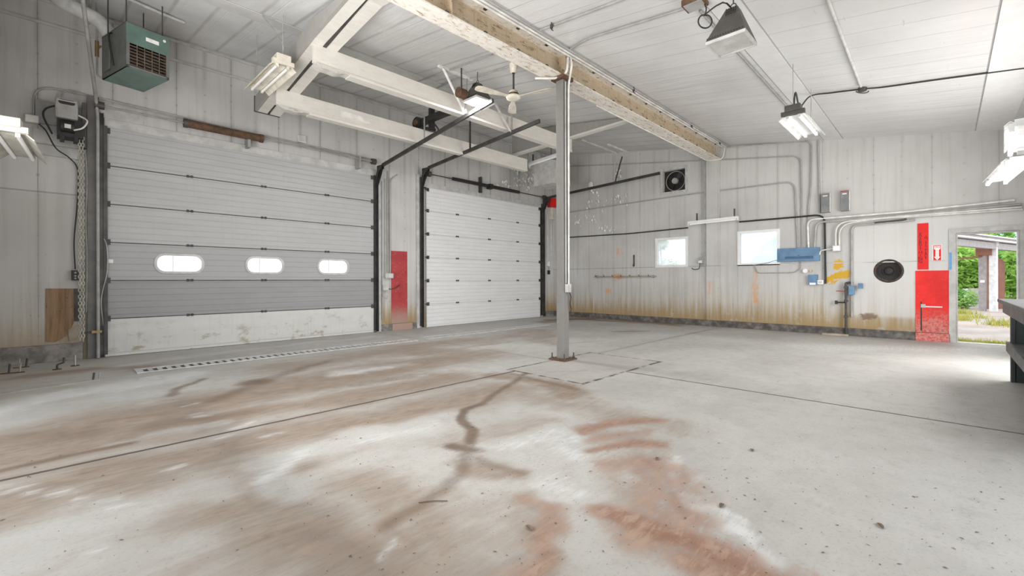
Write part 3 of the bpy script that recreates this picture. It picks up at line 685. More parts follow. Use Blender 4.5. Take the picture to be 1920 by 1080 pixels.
# jamb posts
tag(MB().bx(A(163, 500).x, A(186, 500).x, WA - .1, WA, 0, 4.25, bev=.004).build('trim_11', 'jamb'), 'grey steel jamb post left of the big door', 'trim', kind='structure')
tag(MB().bx(5.5, 5.62, WA - .06, WA, 0, 3.9, bev=.004).bx(6.66, 6.86, WA - .06, WA, 0, 4.05, bev=.004).build('trim_12', 'light_grey'), 'pale jamb boards between the two overhead doors', 'trim', kind='structure')
tag(MB().bx(11.72, 11.86, WA - .05, WA, 0, 3.95, bev=.004).build('trim_13', 'light_grey'), 'jamb board right of the white door', 'trim', kind='structure')

# ---- man door frame
fr = MB()
ja, jb = dy0, dy1
fr.bx(WB - .035, WB, ja, ja + .1, 0, dz + .09).bx(WB - .035, WB, jb - .1, jb, 0, dz + .09).bx(WB - .035, WB, jb, ja, dz, dz + .09).bx(WB, WB + .2, ja - .025, ja - .002, 0, dz - .002).bx(WB, WB + .2, jb + .002, jb + .025, 0, dz - .002).bx(WB, WB + .2, jb + .025, ja - .025, dz - .025, dz - .002)
do = thing('door_3', 'open man door with a pale steel frame leading outside', 'door', (WB, (ja + jb)/2, 0), kind='structure')
fr.build('door_frame', 'light_grey', do)
MB().bx(WB - .03, WB + .2, jb, ja, 0, .012).build('threshold', 'galv', do)

# ================================================================ STEEL AND TIMBER OVERHEAD
BY, BZ = 4.40, 4.43                                     # main beam centre line and underside
r = thing('roof_beam', 'rusty cream steel I-beam running the length of the ceiling over the post', 'beam', (6, BY, BZ), kind='thing')
zt = ceil_z(BY - .14) - .005
MB().bx(WC, WB - .01, BY - .14, BY + .14, BZ, BZ + .02).build('bottom_flange', 'beam_flange', r)
MB().bx(WC, WB - .01, BY - .14, BY + .14, zt - .02, zt).build('top_flange', 'beam_flange', r)
MB().bx(WC, WB - .01, BY - .008, BY + .008, BZ + .02, zt - .02).build('web', 'beam_web', r)
for i in range(18):
    x = 2.05 + i*.62
    for z, s in ((BZ + .032, 1), (zt - .032, -1)):
        MB().bx(x - .022, x + .022, BY - .145, BY - .11, z - .008, z + .008).cyl((x, BY - .125, z - .014*s), (x, BY - .125, z + .014*s), .009, n=8).build('clip', 'dark_steel', r)
for x in (3.36, 5.6):
    for s in (-1, 1):
        MB().bx(x - .008, x + .008, BY + s*.008, BY + s*.135, BZ + .02, zt - .02).build('stiffener', 'beam_web', r)
CX, CY = 5.60, 4.33
r = thing('steel_post', 'square grey steel post standing on a bolted plate in mid floor', 'post', (CX, CY, 0), kind='thing')
MB().bx(CX - .07, CX + .07, CY - .07, CY + .07, .025, BZ - .05, bev=.008).build('shaft', 'column', r)
MB().bx(CX - .16, CX + .16, CY - .16, CY + .16, .0, .025, bev=.004).build('base_plate', 'rust', r)
MB().bx(CX - .13, CX + .13, CY - .12, CY + .12, BZ - .05, BZ).build('cap_plate', 'rust', r)
for sx in (-1, 1):
    for sy in (-1, 1):
        MB().cyl((CX + sx*.12, CY + sy*.12, .02), (CX + sx*.12, CY + sy*.12, .11), .011, n=8).cyl((CX + sx*.12, CY + sy*.12, .025), (CX + sx*.12, CY + sy*.12, .045), .022, n=6).build('anchor_bolt', 'dark_steel', r)
# conduits on the post
yf = CY - .07
pipe('conduit', 'white conduit down the post to the small switch box', 'conduit', bend([(CX + .05, BY - .2, 4.74), (CX + .03, BY - .24, 4.6), (CX + .03, yf - .03, 4.3), (CX + .03, yf - .022, 1.16)], .12), .017, 'conduit_white')
pipe('conduit', 'thin grey conduit beside the white one on the post', 'conduit', bend([(CX - .03, yf - .018, 4.34), (CX - .03, yf - .018, 1.2)], .1), .013, 'conduit')
r = thing('switch_box', 'small grey switch box at the foot of the post conduits', 'switch box', (CX + .02, yf - .03, 1.06), kind='thing')
MB().bx(CX - .035, CX + .06, yf - .055, yf, 1.06, 1.19, bev=.006).build('box', 'light_grey', r)
MB().bx(CX - .02, CX + .045, yf - .06, yf - .055, 1.08, 1.17).build('cover', 'galv', r)
pipe('cable', 'black cable hanging at the post below the switch box', 'cable', catmull([(CX + .045, yf - .03, 1.06), (CX + .075, yf - .035, .98), (CX + .06, yf - .03, .88), (CX + .085, yf - .03, .8), (CX + .07, yf - .025, .74)]), .008, 'black')
pipe('pipe_arm', 'white bent pipe crossing under the beam at the post top', 'pipe', bend([(CX - .35, BY + .19, BZ - .03), (CX - .12, BY - .05, BZ - .035), (CX - .04, BY - .19, BZ + .02), (CX - .02, BY - .2, 4.7)], .12), .018, 'conduit_white')

# beams of the lift frame: sloping twin channel, two cross beams, and the far rafter
r = thing('channel_beam', 'sloping twin-channel beam crossing the ceiling right of the green heater', 'beam', (2.86, 7.2, 4.5), kind='thing')
zb1 = lambda y: min(5.736 - .144*y, ceil_z(y) - .07)
def slope_bar(mb, x0, x1, ya, yb, dz0, dz1):
    vs = [V(x, y, min(zb1(y) + d, ceil_z(y) - .01)) for y in (ya, yb) for x in (x0, x1) for d in (dz0, dz1)]
    return mb.add(vs, [(0, 1, 3, 2), (4, 6, 7, 5), (0, 4, 5, 1), (2, 3, 7, 6), (0, 2, 6, 4), (1, 5, 7, 3)])
slope_bar(slope_bar(slope_bar(MB(), 2.625, 2.672, 4.56, 5.36, 0, .265), 2.625, 2.672, 5.36, 6.6, 0, .265), 2.625, 2.672, 6.6, 9.2, 0, .265).build('side_plate', 'box_beam_shaded', r)
for x0, x1 in ((2.672, 2.835), (2.885, 3.06)):
    slope_bar(slope_bar(slope_bar(MB(), x0, x1, 4.56, 5.36, 0, .06), x0, x1, 5.36, 6.6, 0, .06 if x0 < 2.8 else .255), x0, x1, 6.6, 9.2, 0, .06 if x0 < 2.8 else .255).build('channel', 'box_beam', r)
slope_bar(MB(), 2.835, 2.885, 5.4, 9.2, .03, .05).build('gap_plate', 'dark_steel', r)
slope_bar(MB(), 2.615, 3.06, 9.2, 9.22, -.01, .28).build('end_plate', 'dark_steel', r)
def cross(name, label, x0, x1, y0, z0, h, d):
    r = thing(name, label, 'beam', ((x0 + x1)/2, y0 + d/2, z0), kind='thing')
    b = MB(); n = 40
    for i in range(n): pass
    b.bx(x0, x1, y0, y0 + d*.5, z0 + .045, z0 + h, bev=.003); b.build('face_board', 'box_beam', r)
    # underside strip whose first stretch is peeling loose
    MB().bx(x0 + .55, x1, y0 - .015, y0 + d, z0, z0 + .045, bev=.003).build('bottom_strip', 'box_beam', r)
    n = 14; prof = [(x0 + .03 + .56*i/n, .04*math.sin(PI*min(1, i/n*1.25))*(1 + .25*math.sin(i*.9))) for i in range(n + 1)]
    MB().prism([(x, z0 + .02 - dz) for x, dz in prof] + [(x, z0 + .045) for x, _ in reversed(prof)], XZ(y0 + d), d + .012).build('torn_end', 'rotten', r)
    return r
r = cross('cross_beam', 'upper rough white cross beam behind the ceiling fan', 2.70, 9.05, 6.70, 4.45, .32, .15)
r = cross('cross_beam', 'lower rough white cross beam nearest the door wall', 2.67, 9.05, 8.20, 4.23, .325, .14)
fx = A(640, 205, 8.2).x
MB().bx(fx, A(697, 220, 8.2).x, 8.19, 8.2, 4.36, 4.47).build('patch_board', 'white_metal', r)
r = thing('rafter', 'white edged rafter behind the post near the far corner', 'beam', (9.07, 6.6, 4.8), kind='thing')
MB().add([V(x, y, z) for x in (9.02, 9.06) for y, z in ((5.15, 4.84), (8.75, 4.78), (8.75, ceil_z(8.75) - .02), (5.15, ceil_z(5.15) - .02))], [(0, 1, 2, 3), (7, 6, 5, 4), (0, 4, 5, 1), (1, 5, 6, 2), (2, 6, 7, 3), (3, 7, 4, 0)]).build('side_board', 'box_beam_shaded', r)
MB().bar((9.06, 5.15, 4.84), (9.06, 8.75, 4.77), .15, .045, (1, 0, 0)).build('bottom_strip', 'box_beam', r)

# ================================================================ DOOR HARDWARE
chan = [(-.025, 0), (.025, 0), (.025, .05), (.018, .05), (.018, .008), (-.018, .008), (-.018, .05), (-.025, .05)]
def track(name, label, x, zc, end, yv=WA - .1, hangers=()):
    r = thing(name, label, 'door track', (x, yv, 0), kind='thing')
    R_ = .32; th = math.atan2(end[1] - zc, yv - R_ - end[0])
    base = [(x, yv, 0.02), (x, yv, zc - R_)]
    aa = arc((x, yv - R_, zc - R_), (0, R_, 0), (0, 0, R_), 0, PI/2 - th*.9, 10)
    MB().sweep(base + aa[1:2], chan, (1, 0, 0)).build('upright_rail', 'track_steel', r)
    MB().sweep(aa, [(a*1.3, b*1.6) for a, b in chan], (1, 0, 0)).build('curved_rail', 'track_steel', r)
    MB().bar(aa[-1], (x, end[0], end[1]), .045, .075, (1, 0, 0)).build('sloping_rail', 'track_steel', r)
    MB().bx(x - .05, x - .04, yv - .02, WA - .01, .05, zc - .2).bx(x - .05, x + .05, WA - .045, WA - .03, .05, zc - .2).build('wall_angle', 'dark_steel', r)
    pl = [(yv + .06, zc - .42), (yv - .02, zc - .42), (yv - .26, zc - .02), (yv - .26, zc + .04), (yv + .06, zc + .05)]
    MB().prism([(-y, z) for y, z in pl], YZ(x + (.05 if True else 0)), .008).build('gusset_plate', 'track_steel', r)
    return r
tr = track('door_track', 'dark track right of the big grey door with its sloping ceiling rail', 5.48, 4.0, (5.79, 4.46))
def rod(mb_name, p0, p1, w, mat, par): MB().bar(p0, p1, w, w*.35 if w > .02 else w).build(mb_name, mat, par)
rod('hanger', (5.48, 7.9, 4.2), (5.48, 7.9, ceil_z(7.9)), .03, 'galv', tr)
rod('hanger', (5.48, 6.55, 4.38), (5.52, 6.55, ceil_z(6.55)), .04, 'conduit', tr)
rod('brace', (5.48, 6.55, 4.4), (4.95, 6.55, ceil_z(6.55) - .02), .05, 'white_metal', tr)
MB().bar((4.85, 6.55, ceil_z(6.55) - .02), (5.65, 6.55, ceil_z(6.55) - .02), .05, .03).build('ceiling_channel', 'white_metal', tr)
MB().bar((5.52, 5.82, 4.43), (5.52, 6.3, 4.37), .06, .02).build('end_angle', 'white_metal', tr)
tr = track('door_track', 'dark track left of the white door with its sloping ceiling rail', 6.79, 4.17, (5.82, 4.435))
rod('hanger', (6.79, 7.95, 4.28), (6.79, 7.95, ceil_z(7.95)), .045, 'dark_steel', tr)
rod('hanger', (6.79, 6.6, 4.38), (6.79, 6.6, ceil_z(6.6)), .05, 'conduit', tr)
rod('brace', (6.79, 6.62, 4.40), (6.25, 6.62, 4.95), .05, 'light_grey', tr)
tr = track('door_track', 'dark track in the far corner with a long rail along the window wall', 11.74, 4.06, (5.69, 4.21))
rod('hanger', (11.74, 7.1, 4.17), (11.74, 7.1, 5.0), .035, 'light_grey', tr)
rod('hanger', (11.74, 7.1, 4.17), (11.9, 6.95, 4.95), .05, 'dark_steel', tr)
MB().bar((11.2, 7.0, ceil_z(7) - .03), (12.35, 7.0, ceil_z(7) - .03), .05, .04).build('ceiling_channel', 'white_metal', tr)
# track left of the big door: only its upright and a short curve
r = thing('door_track', 'dark upright track left of the big grey door', 'door track', (.56, WA - .1, 0), kind='thing')
MB().sweep([(.56, WA - .1, .02), (.56, WA - .1, 4.0)], chan, (1, 0, 0)).build('upright_rail', 'track_steel', r)
MB().bx(.5, .51, WA - .12, WA - .03, .05, 3.95).bx(.5, .63, WA - .135, WA - .125, .05, 3.8).bx(.5, .6, WA - .05, WA - .035, .05, 3.95).build('wall_angle', 'dark_steel', r)
MB().bx(.5, .58, WA - .16, WA - .1, .38, .52).build('stop_block', 'black', r)
MB().tube(catmull([(.57, WA - .12, 2.0), (.62, WA - .15, 1.8), (.62, WA - .15, 1.4), (.55, WA - .14, .95), (.58, WA - .13, .5)]), .008).build('spring_cable', 'conduit', r)

# torsion spring shaft over the big door
r = thing('spring_shaft', 'long shaft with a rusty spring roll above the big grey door', 'door spring', (3, WA - .2, 4.0), kind='thing')
q0, q1, q2, q3 = A(180, 198, WA - .2), A(348, 234, WA - .2), A(490, 260, WA - .2), A(704, 300, WA - .2)
zs = (q0.z + q1.z + q2.z + q3.z)/4
MB().cyl((q0.x, WA - .2, zs), (q3.x, WA - .2, zs), .016).build('shaft', 'grey_metal', r)
sp = MB(); n = 60; x0, x1 = q1.x, q2.x
sp.tube([(x0 + (x1 - x0)*i/n, WA - .2, zs) for i in range(n + 1)], [.07 + .004*(i % 2) for i in range(n + 1)], 14); sp.build('spring', 'rust', r)
for x in (x0, x1): MB().cyl((x - .03, WA - .2, zs), (x + .03, WA - .2, zs), .082, n=16).build('spring_cone', 'dark_steel' if x == x0 else 'rust', r)
for x in (A(461, 250).x, A(667, 290).x): MB().bx(x - .025, x + .025, WA - .22, WA - .01, zs - .22, zs + .06).build('bearing_plate', 'grey_metal', r)
MB().cyl((q0.x - .02, WA - .2, zs), (q0.x + .1, WA - .2, zs), .06).build('cable_drum', 'dark_steel', r)
MB().cyl((q3.x - .1, WA - .2, zs), (q3.x, WA - .2, zs), .07).build('cable_drum', 'dark_steel', r)
# spring over the white door
r = thing('spring_shaft', 'black spring tube on a thin shaft above the white door', 'door spring', (9, WA - .18, 3.95), kind='thing')
a0, a1, a2, a3 = A(800, 318, WA - .18), A(849, 338, WA - .18), A(973, 358, WA - .18), A(1022, 370, WA - .18)
zs = .5*(a1.z + a2.z) 
MB().cyl((6.9, WA - .18, zs), (11.8, WA - .18, zs), .014).build('shaft', 'dark_steel', r)
MB().cyl((a1.x, WA - .18, zs), (a2.x, WA - .18, zs), .05).build('spring', 'black', r)
MB().bx(A(911, 350).x - .07, A(911, 350).x + .07, WA - .26, WA - .1, zs - .08, zs + .06).build('motor_block', 'black', r)
MB().bx(A(898, 350).x - .025, A(898, 350).x + .025, WA - .12, WA - .01, zs - .22, zs + .25).build('bearing_plate', 'dark_steel', r)
for x in (6.95, 11.7): MB().cyl((x - .05, WA - .18, zs), (x + .05, WA - .18, zs), .075).build('cable_drum', 'dark_steel', r)

# electric opener, its chain and cables
YO = WA - .3
op = A(127, 222, YO)
r = thing('door_opener', 'grey and black electric door opener high on the wall by the big door', 'door opener', (op.x, YO, op.z - .35), kind='thing')
c0, c1 = A(103, 190, YO), A(146, 229, YO)
cvz0, cvz1 = A(125, 227, YO).z, A(125, 190, YO).z
MB().bx(c0.x, c1.x, YO - .16, YO + .02, cvz0, cvz1, bev=.03).build('cover', 'grey_metal', r)
MB().prism(round_rect((c0.x + c1.x)/2, cvz1 - .06, (c1.x - c0.x)*.72, .07, .03), XZ(YO - .158), .006).build('badge', 'black', r)
MB().bx((c0.x + c1.x)/2 - .1, (c0.x + c1.x)/2 + .1, YO - .167, YO - .164, cvz1 - .05, cvz1 - .035).build('badge_stripe', 'light_grey', r)
zb = A(125, 258, YO).z
MB().bx(c0.x + .02, c1.x + .06, YO - .1, YO + .2, zb, cvz0).build('chassis', 'black', r)
MB().cyl((c0.x + .06, YO - .07, (zb + cvz0)/2 + .02), (c1.x - .04, YO - .07, (zb + cvz0)/2 + .02), .1).build('motor', 'black', r)
MB().bx(c0.x + .1, c1.x - .08, YO - .175, YO - .168, (zb + cvz0)/2 - .02, (zb + cvz0)/2 + .04).build('rating_plate', 'white_metal', r)
for dx in (.05, .2): MB().bx(c0.x + dx, c0.x + dx + .05, YO - .14, YO + .1, zb - .06, zb).build('foot', 'black', r)
MB().tube(catmull([(c1.x, YO - .08, cvz0 + .1), (c1.x + .1, YO - .12, cvz0 + .03), (c1.x + .05, YO - .15, cvz0 - .1), (c1.x - .05, YO - .15, cvz0 - .16)]), .012).build('conduit_whip', 'white_metal', r)
MB().tube(catmull([(c0.x, YO, cvz1 - .1), (c0.x - .1, YO, cvz1 - .18), (c0.x - .12, YO, cvz0), (c0.x - .03, YO, zb + .02)]), .012).build('cable_loop', 'black', r)
MB().bx(c1.x + .05, c1.x + .1, YO + .05, YO + .25, zb - .1, cvz1 + .05).build('mounting_bar', 'dark_steel', r)
def chain(name, label, p_top, p_bot, n):
    b = MB()
    for side in (-.018, .018):
        for i in range(n):
            z = p_top.z + (p_bot.z - p_top.z)*(i + .5)/n; L = (p_top.z - p_bot.z)/n*.66; w = .016; ph = i % 2
            ring = [V(p_top.x + side + (math.cos(2*PI*k/8)*w if ph == 0 else 0), p_top.y + (math.cos(2*PI*k/8)*w if ph else 0), z + math.sin(2*PI*k/8)*L) for k in range(9)]
            b.tube(ring, .008, 5, False)
    return tag(b.build(name, 'chain'), label, 'chain')
chain('hoist_chain', 'long hand chain loop hanging beside the big door', A(152, 256, YO), V(A(152, 645, YO).x, YO, A(152, 640, YO).z), 62)
# plank backing and boards on the wall there
b0, b1 = A(62, 240), A(150, 300)
tag(MB().bx(b0.x, b1.x, WA - .03, WA, b1.z, A(62, 268).z - .01).bx(b0.x, b1.x, WA - .03, WA, A(62, 268).z + .01, b0.z).build('backing_board', 'light_grey'), 'pale backing planks under the door opener', 'board')
tag(MB().bx(A(66, 180).x, A(165, 180).x, WA - .06, WA, A(110, 238).z, A(110, 190).z - .05).build('backing_board', 'grey_metal'), 'dim grey backing board behind the door opener', 'board')
pipe('conduit', 'long looped conduit running above the big door past the opener', 'conduit', bend([A(63, 220, WA - .03), A(63, 158, WA - .03), A(180, 182, WA - .03), A(420, 238, WA - .03), A(700, 299, WA - .03)], .3), .014, 'conduit')
pipe('cable', 'second thin cable bowed over the opener and along the header', 'cable', catmull([A(115, 190, WA - .1), A(118, 175, WA - .05), A(135, 170, WA - .04), A(200, 188, WA - .03), A(400, 236, WA - .03), A(560, 270, WA - .03), A(700, 307, WA - .03)]), .01, 'conduit')
r = thing('junction_box', 'small white junction box on the conduit above the big door', 'junction box', tuple(A(564, 262, WA - .03)), kind='thing')
q = A(564, 262); MB().bx(q.x - .08, q.x + .08, WA - .08, WA, q.z - .07, q.z + .07, bev=.005).build('box', 'white_metal', r); MB().bx(q.x - .07, q.x + .07, WA - .085, WA - .08, q.z - .06, q.z + .06).build('cover', 'light_grey', r)
r = thing('junction_box', 'pale junction box left of the door opener', 'junction box', tuple(A(60, 226)), kind='thing')
q = A(61, 225); MB().bx(q.x - .08, q.x + .07, WA - .08, WA, q.z - .06, q.z + .06, bev=.005).build('box', 'light_grey', r); MB().bx(q.x - .07, q.x + .06, WA - .085, WA - .08, q.z - .05, q.z + .05).build('cover', 'white_metal', r)
pipe('cable', 'black cable falling from the opener box to the push button', 'cable', catmull([A(72, 232, WA - .06), A(86, 245, WA - .04), A(105, 278, WA - .03), A(130, 296, WA - .03), A(146, 320, WA - .03), A(145, 380, WA - .03), A(139, 450, WA - .03), A(141, 505, WA - .04)]), .009, 'black')
pipe('cable', 'grey cable hanging close along the jamb post', 'cable', catmull([A(160, 280, WA - .13), A(163, 340, WA - .12), A(161, 420, WA - .12), A(163, 480, WA - .12), A(162, 585, WA - .12)]), .008, 'grey_metal')
r = thing('push_button_box', 'small black push button box beside the hand chain', 'switch', tuple(A(141, 523)), kind='thing')
q = A(141, 515); MB().bx(q.x - .045, q.x + .045, WA - .07, WA, q.z - .09, q.z + .07, bev=.006).build('box', 'black', r)
for dz in (.03, -.02, -.06): MB().cyl((q.x, WA - .08, q.z + dz), (q.x, WA - .07, q.z + dz), .014, n=10).build('button', 'grey_metal', r)
tag(MB().prism(rect and [(A(86, 541).x, A(86, 541).z), (A(138, 541).x, A(138, 541).z), (A(138, 606).x, A(138, 606).z), (A(129, 622).x, A(129, 625).z), (A(118, 634).x, A(118, 634).z), (A(104, 641).x, A(104, 641).z), (A(86, 640).x, A(86, 640).z)], XZ(WA), .018).build('plywood_sheet', 'plywood'), 'broken brown plywood sheet low on the wall left of the big door', 'plywood')
tag(MB().bx(A(138, 541).x, A(151, 541).x, WA - .02, WA, A(145, 602).z, A(145, 541).z).build('dark_board', 'dark_steel'), 'narrow dark board beside the plywood sheet', 'board')
tag(MB().prism([(A(128, 618).x, A(128, 618).z), (A(146, 609).x, A(146, 609).z), (A(152, 613).x, A(152, 613).z), (A(150, 632).x, A(150, 632).z), (A(130, 640).x, A(130, 640).z)], XZ(WA - .02), .004).build('torn_paper', 'wood_grey'), 'torn pale lining scrap under the dark board', 'scrap')
# slide bolt of the big door
r = thing('slide_bolt', 'brass slide bolt low on the left track of the big door', 'bolt', tuple(A(180, 622, WA - .16)), kind='thing')
q = A(180, 622, WA - .16); MB().bx(q.x - .05, q.x + .07, WA - .19, WA - .165, q.z - .02, q.z + .02).build('barrel', 'bronze', r); MB().cyl((q.x - .13, WA - .178, q.z), (q.x + .1, WA - .178, q.z), .009, n=8).build('bolt_rod', 'dark_steel', r)
# paired pipes coming down from the ceiling at the left
pA, pB = D(150, -40, 5.6), A(183, 215, WA - .16)
pB2 = A(183, 668, WA - .16)
pipe('conduit', 'long conduit slanting from the ceiling then straight down the left track', 'conduit', bend([pA, A(179, 178, WA - .3), pB, V(pB.x, pB.y, 0.01)], .25), .024, 'grey_metal')
pipe('conduit', 'short conduit running beside the slanting one near the ceiling', 'conduit', [D(172, -30, 6.3), D(166, 40, 7.2), D(166, 62, 7.6)], .02, 'conduit')

# ---- floor hardware at the left
for i, (pxl, lab) in enumerate([(((0, 702), (46, 698)), 'rusty floor angle at the left edge of the frame'), (((24, 691), (55, 688)), 'short rusty floor angle near the kerb'), (((-60, 748), (187, 712)), 'long thin steel strip edging the pale floor patch')]):
    a, b = F(*pxl[0]), F(*pxl[1])
    r = thing('floor_angle', lab, 'floor strip', ((a.x + b.x)/2, (a.y + b.y)/2, 0), kind='thing')
    MB().bar(a + V(0, 0, .006), b + V(0, 0, .006), .035, .012).build('strip', 'rust' if i < 2 else 'grey_metal', r)
    for k, t in enumerate((.35, .8) if i < 2 else (.94, .995)):
        p = a.lerp(b, t) + V(0, 0, .0); MB().cyl(p, p + V(.01, 0, .13 if i < 2 else .1), .011, n=8).build('stud', 'grey_metal' if (k + i) % 2 else 'dark_steel', r)
for i, (px, lab) in enumerate([((107, 693), 'bent steel stub in the floor left of the jamb post'), ((141, 686), 'single upright stud on the dark floor patch')]):
    p = F(*px)
    r = thing('floor_stud', lab, 'stud', tuple(p), kind='thing')
    b = MB().tube(bend([p, p + V(0, 0, .07), p + V(.07, .1, .08), p + V(.07, .1, .15)], .02), .012, 8) if i == 0 else MB().cyl(p, p + V(0, 0, .16), .012, n=8)
    b.build('stud', 'dark_steel' if i == 0 else 'galv', r); MB().cyl(p, p + V(0, 0, .008), .05, n=12).build('washer', 'rust', r)
def grate(label, xa, xb, yc, n, w=.27):
    r = thing('drain_grate', label, 'drain', ((xa + xb)/2, yc, 0), kind='thing')
    MB().bx(xa, xb, yc - w/2 - .03, yc + w/2 + .03, .0005, .003).build('channel', 'black', r)
    b = MB(); p = (xb - xa)/n
    for i in range(n): b.bx(xa + i*p, xa + i*p + p*.5, yc - w/2, yc + w/2, .003, .014)
    b.build('bars', 'light_grey', r)
    MB().bx(xa, xb, yc - w/2 - .03, yc - w/2, .0, .016).bx(xa, xb, yc + w/2, yc + w/2 + .07, .0, .016).bx(xa - .03, xa, yc - w/2 - .03, yc + w/2 + .07, 0, .016).bx(xb, xb + .03, yc - w/2 - .03, yc + w/2 + .07, 0, .016).build('frame', 'light_grey', r)
g0, g1 = F(262, 700), F(772, 638)
grate('slotted drain grate in front of the big grey door', g0.x, g1.x, (g0.y + g1.y)/2 + .06, 42)
g0, g1 = F(806, 634), F(980, 614)
grate('farther slotted drain grate in front of the white door', 5.6, 9.6, 8.05, 44)
c = F(290, 708)
tag(MB().prism([(c.x + .17*math.cos(t*PI/8)*(1 + .12*math.sin(3*t)), c.y + .12*math.sin(t*PI/8)) for t in range(16)], Matrix.Translation((0, 0, .001)), .006).build('floor_plate', 'light_grey'), 'small oval cover lying in the floor by the drain', 'cover plate')
# between the doors
q0, q1 = A(734, 470, WA - .02), A(764, 470, WA - .02)
tag(MB().bx(q0.x, q1.x, WA - .012, WA, .17, 2.0).build('painted_sheet', 'red_dull'), 'tall dull red panel between the two overhead doors', 'panel')
tag(MB().bx(q0.x, q1.x + .12, WA - .062, WA - .05, 0, .16).build('painted_kerb', 'red_dull'), 'red painted kerb face below the tall dull red panel', 'panel')
for i, (x, yt, yb, lab, rr) in enumerate([(716, 340, 600, 'thin conduit nearest the big door jamb between the doors', .012), (722, 335, 515, 'second conduit from the big door down to the grey box', .018), (727, 320, 515, 'third conduit from the big door down to the grey box', .016)]):
    p, q = A(x, yt, WA - .03), A(x, yb, WA - .03); pipe('conduit', lab, 'conduit', [p, V(p.x, p.y, q.z)], rr, 'conduit')
p = A(731, 345, WA - .03); pipe('conduit', 'conduit with a bent top end left of the red panel', 'conduit', bend([A(745, 327, WA - .3), A(731, 336, WA - .05), V(p.x, WA - .03, A(731, 512).z)], .1), .016, 'conduit')
r = thing('outlet_box', 'grey twin outlet box on the conduits left of the red panel', 'outlet box', tuple(A(727, 522)), kind='thing')
q = A(727, 517); MB().bx(q.x - .11, q.x + .11, WA - .09, WA - .01, q.z - .06, q.z + .06, bev=.006).build('box', 'light_grey', r); MB().bx(q.x - .05, q.x + .09, WA - .096, WA - .09, q.z - .045, q.z + .045).build('cover', 'galv', r)
r = thing('outlet_box', 'lower worn outlet box with a cord left of the red panel', 'outlet box', tuple(A(722, 545)), kind='thing')
q = A(722, 539); MB().bx(q.x - .1, q.x + .06, WA - .08, WA - .01, q.z - .07, q.z + .06, bev=.006).build('box', 'light_grey', r)
MB().tube(catmull([(q.x + .05, WA - .08, q.z - .04), (q.x + .2, WA - .09, q.z - .03), (q.x + .4, WA - .04, q.z + .06)]), .008).build('cord', 'rubber', r)
MB().tube(catmull([(q.x - .06, WA - .05, q.z - .07), (q.x - .1, WA - .06, q.z - .2), (q.x + .02, WA - .06, q.z - .28), (q.x + .03, WA - .05, q.z - .2)]), .007).build('cord', 'conduit', r)

M['rust_dark'] = plain('sooty_rust', (.05, .034, .025), .7, 0, .4, 14, dirt=(.16, .1, .06), damt=.5)
M['louver_brown'] = plain('dusty_brown_louver', (.16, .115, .085), .6, 0, .4, 20)

# ================================================================ HANGING FIXTURES
def fluor(label, c, ang, hang, canopy, mats=('tube', 'white_metal'), L=1.22, group=None, tilt=0., hx=(.5, -.5), wing=1.):
    r = thing('fluorescent_light', label, 'fluorescent light', tuple(c), ang, group, 'thing')
    hs = MB().bx(-L/2, L/2, -.06, .06, .0, .06, bev=.004).build('housing', mats[1], r, True)
    w = MB()
    for s in (-1, 1):
        p = [(s*.06, .035), (s*.085, .05), (s*(.085 + .105*wing), .05 - .095*wing), (s*(.085 + .105*wing), .04 - .095*wing), (s*(.078 + .105*wing), .04 - .095*wing), (s*.085, .042), (s*.06, .028)]
        w.prism(p, Matrix(((0, 0, 1, -L/2), (1, 0, 0, 0), (0, 1, 0, 0), (0, 0, 0, 1))), L)
    w.build('reflector', mats[1], r, True)
    for s in (-1, 1):
        MB().cyl((-L/2 + .02, s*.075, -.02), (L/2 - .02, s*.075, -.02), .019, n=12).build('tube', mats[0], r, True)
        for e in (-1, 1): MB().bx(e*(L/2 - .012) - .014, e*(L/2 - .012) + .014, s*.075 - .018, s*.075 + .018, -.04, .03).build('lamp_holder', mats[1], hs, True)
    if canopy: MB().bx(L/2 - .1, L/2 + .06, -.1, .1, .05, .14, bev=.006).bx(L/2 - .02, L/2 + .04, -.15, .15, .0, .06).build('end_box', canopy, r, True)
    m = ROOTM[r.name]
    for t in hx:
        p = m @ Vector((t*L, 0, .06)); MB().cyl(p, (p.x, p.y, ceil_z(p.y) - .002), .006, n=6).build('hanger', 'conduit', r)
    return r
def heading(px): d = R(px, YH); return math.atan2(d.y, d.x), Vector((d.x, d.y, 0)).normalized()
f1 = fluor('cream twin-tube light hanging between the green heater and the channel beam', V(2.40, 7.70, 4.47), -PI/2, True, 'cream', ('tube', 'cream'))
p = V(2.40, 7.1, 4.64); pipe('cable', 'looped cord from the ceiling strip to the cream twin-tube light', 'cable', catmull([p, p + V(0, -.02, .12), p + V(-.06, .12, .35), V(p.x - .2, p.y + .25, ceil_z(p.y + .25) - .02)]), .008, 'grey_metal')
a2, d2v = heading(205)
e2 = D(45, 298, 5.3)
f2 = fluor('white twin-tube light cut by the left picture edge', e2 - d2v*.61 + V(0, 0, .02), a2 + PI, True, 'fixture_cream', ('tube', 'fixture_cream'), hx=())
q = ROOTM[f2.name] @ V(.56, 0, .1); MB().bx(WC, q.x, q.y - .02, q.y + .02, q.z - .02, q.z + .02).build('wall_arm', 'grey_metal', f2)
f3 = fluor('lit twin-tube light with a dark end box near the window wall', V(8.17, 1.6, 3.66), PI, True, 'hood', ('tube_on', 'fixture_white'))
a4, d4v = heading(1667)
e4 = D(1868, 341, 5.5)
f4 = fluor('bright twin-tube light hung low at the right picture edge, farther one', e4 - d4v*.61, a4 + PI, True, None, ('tube_on', 'fixture_white'), hx=(), wing=.35)
a5, d5v = heading(1880)
e5 = D(1914, 284, 4.7)
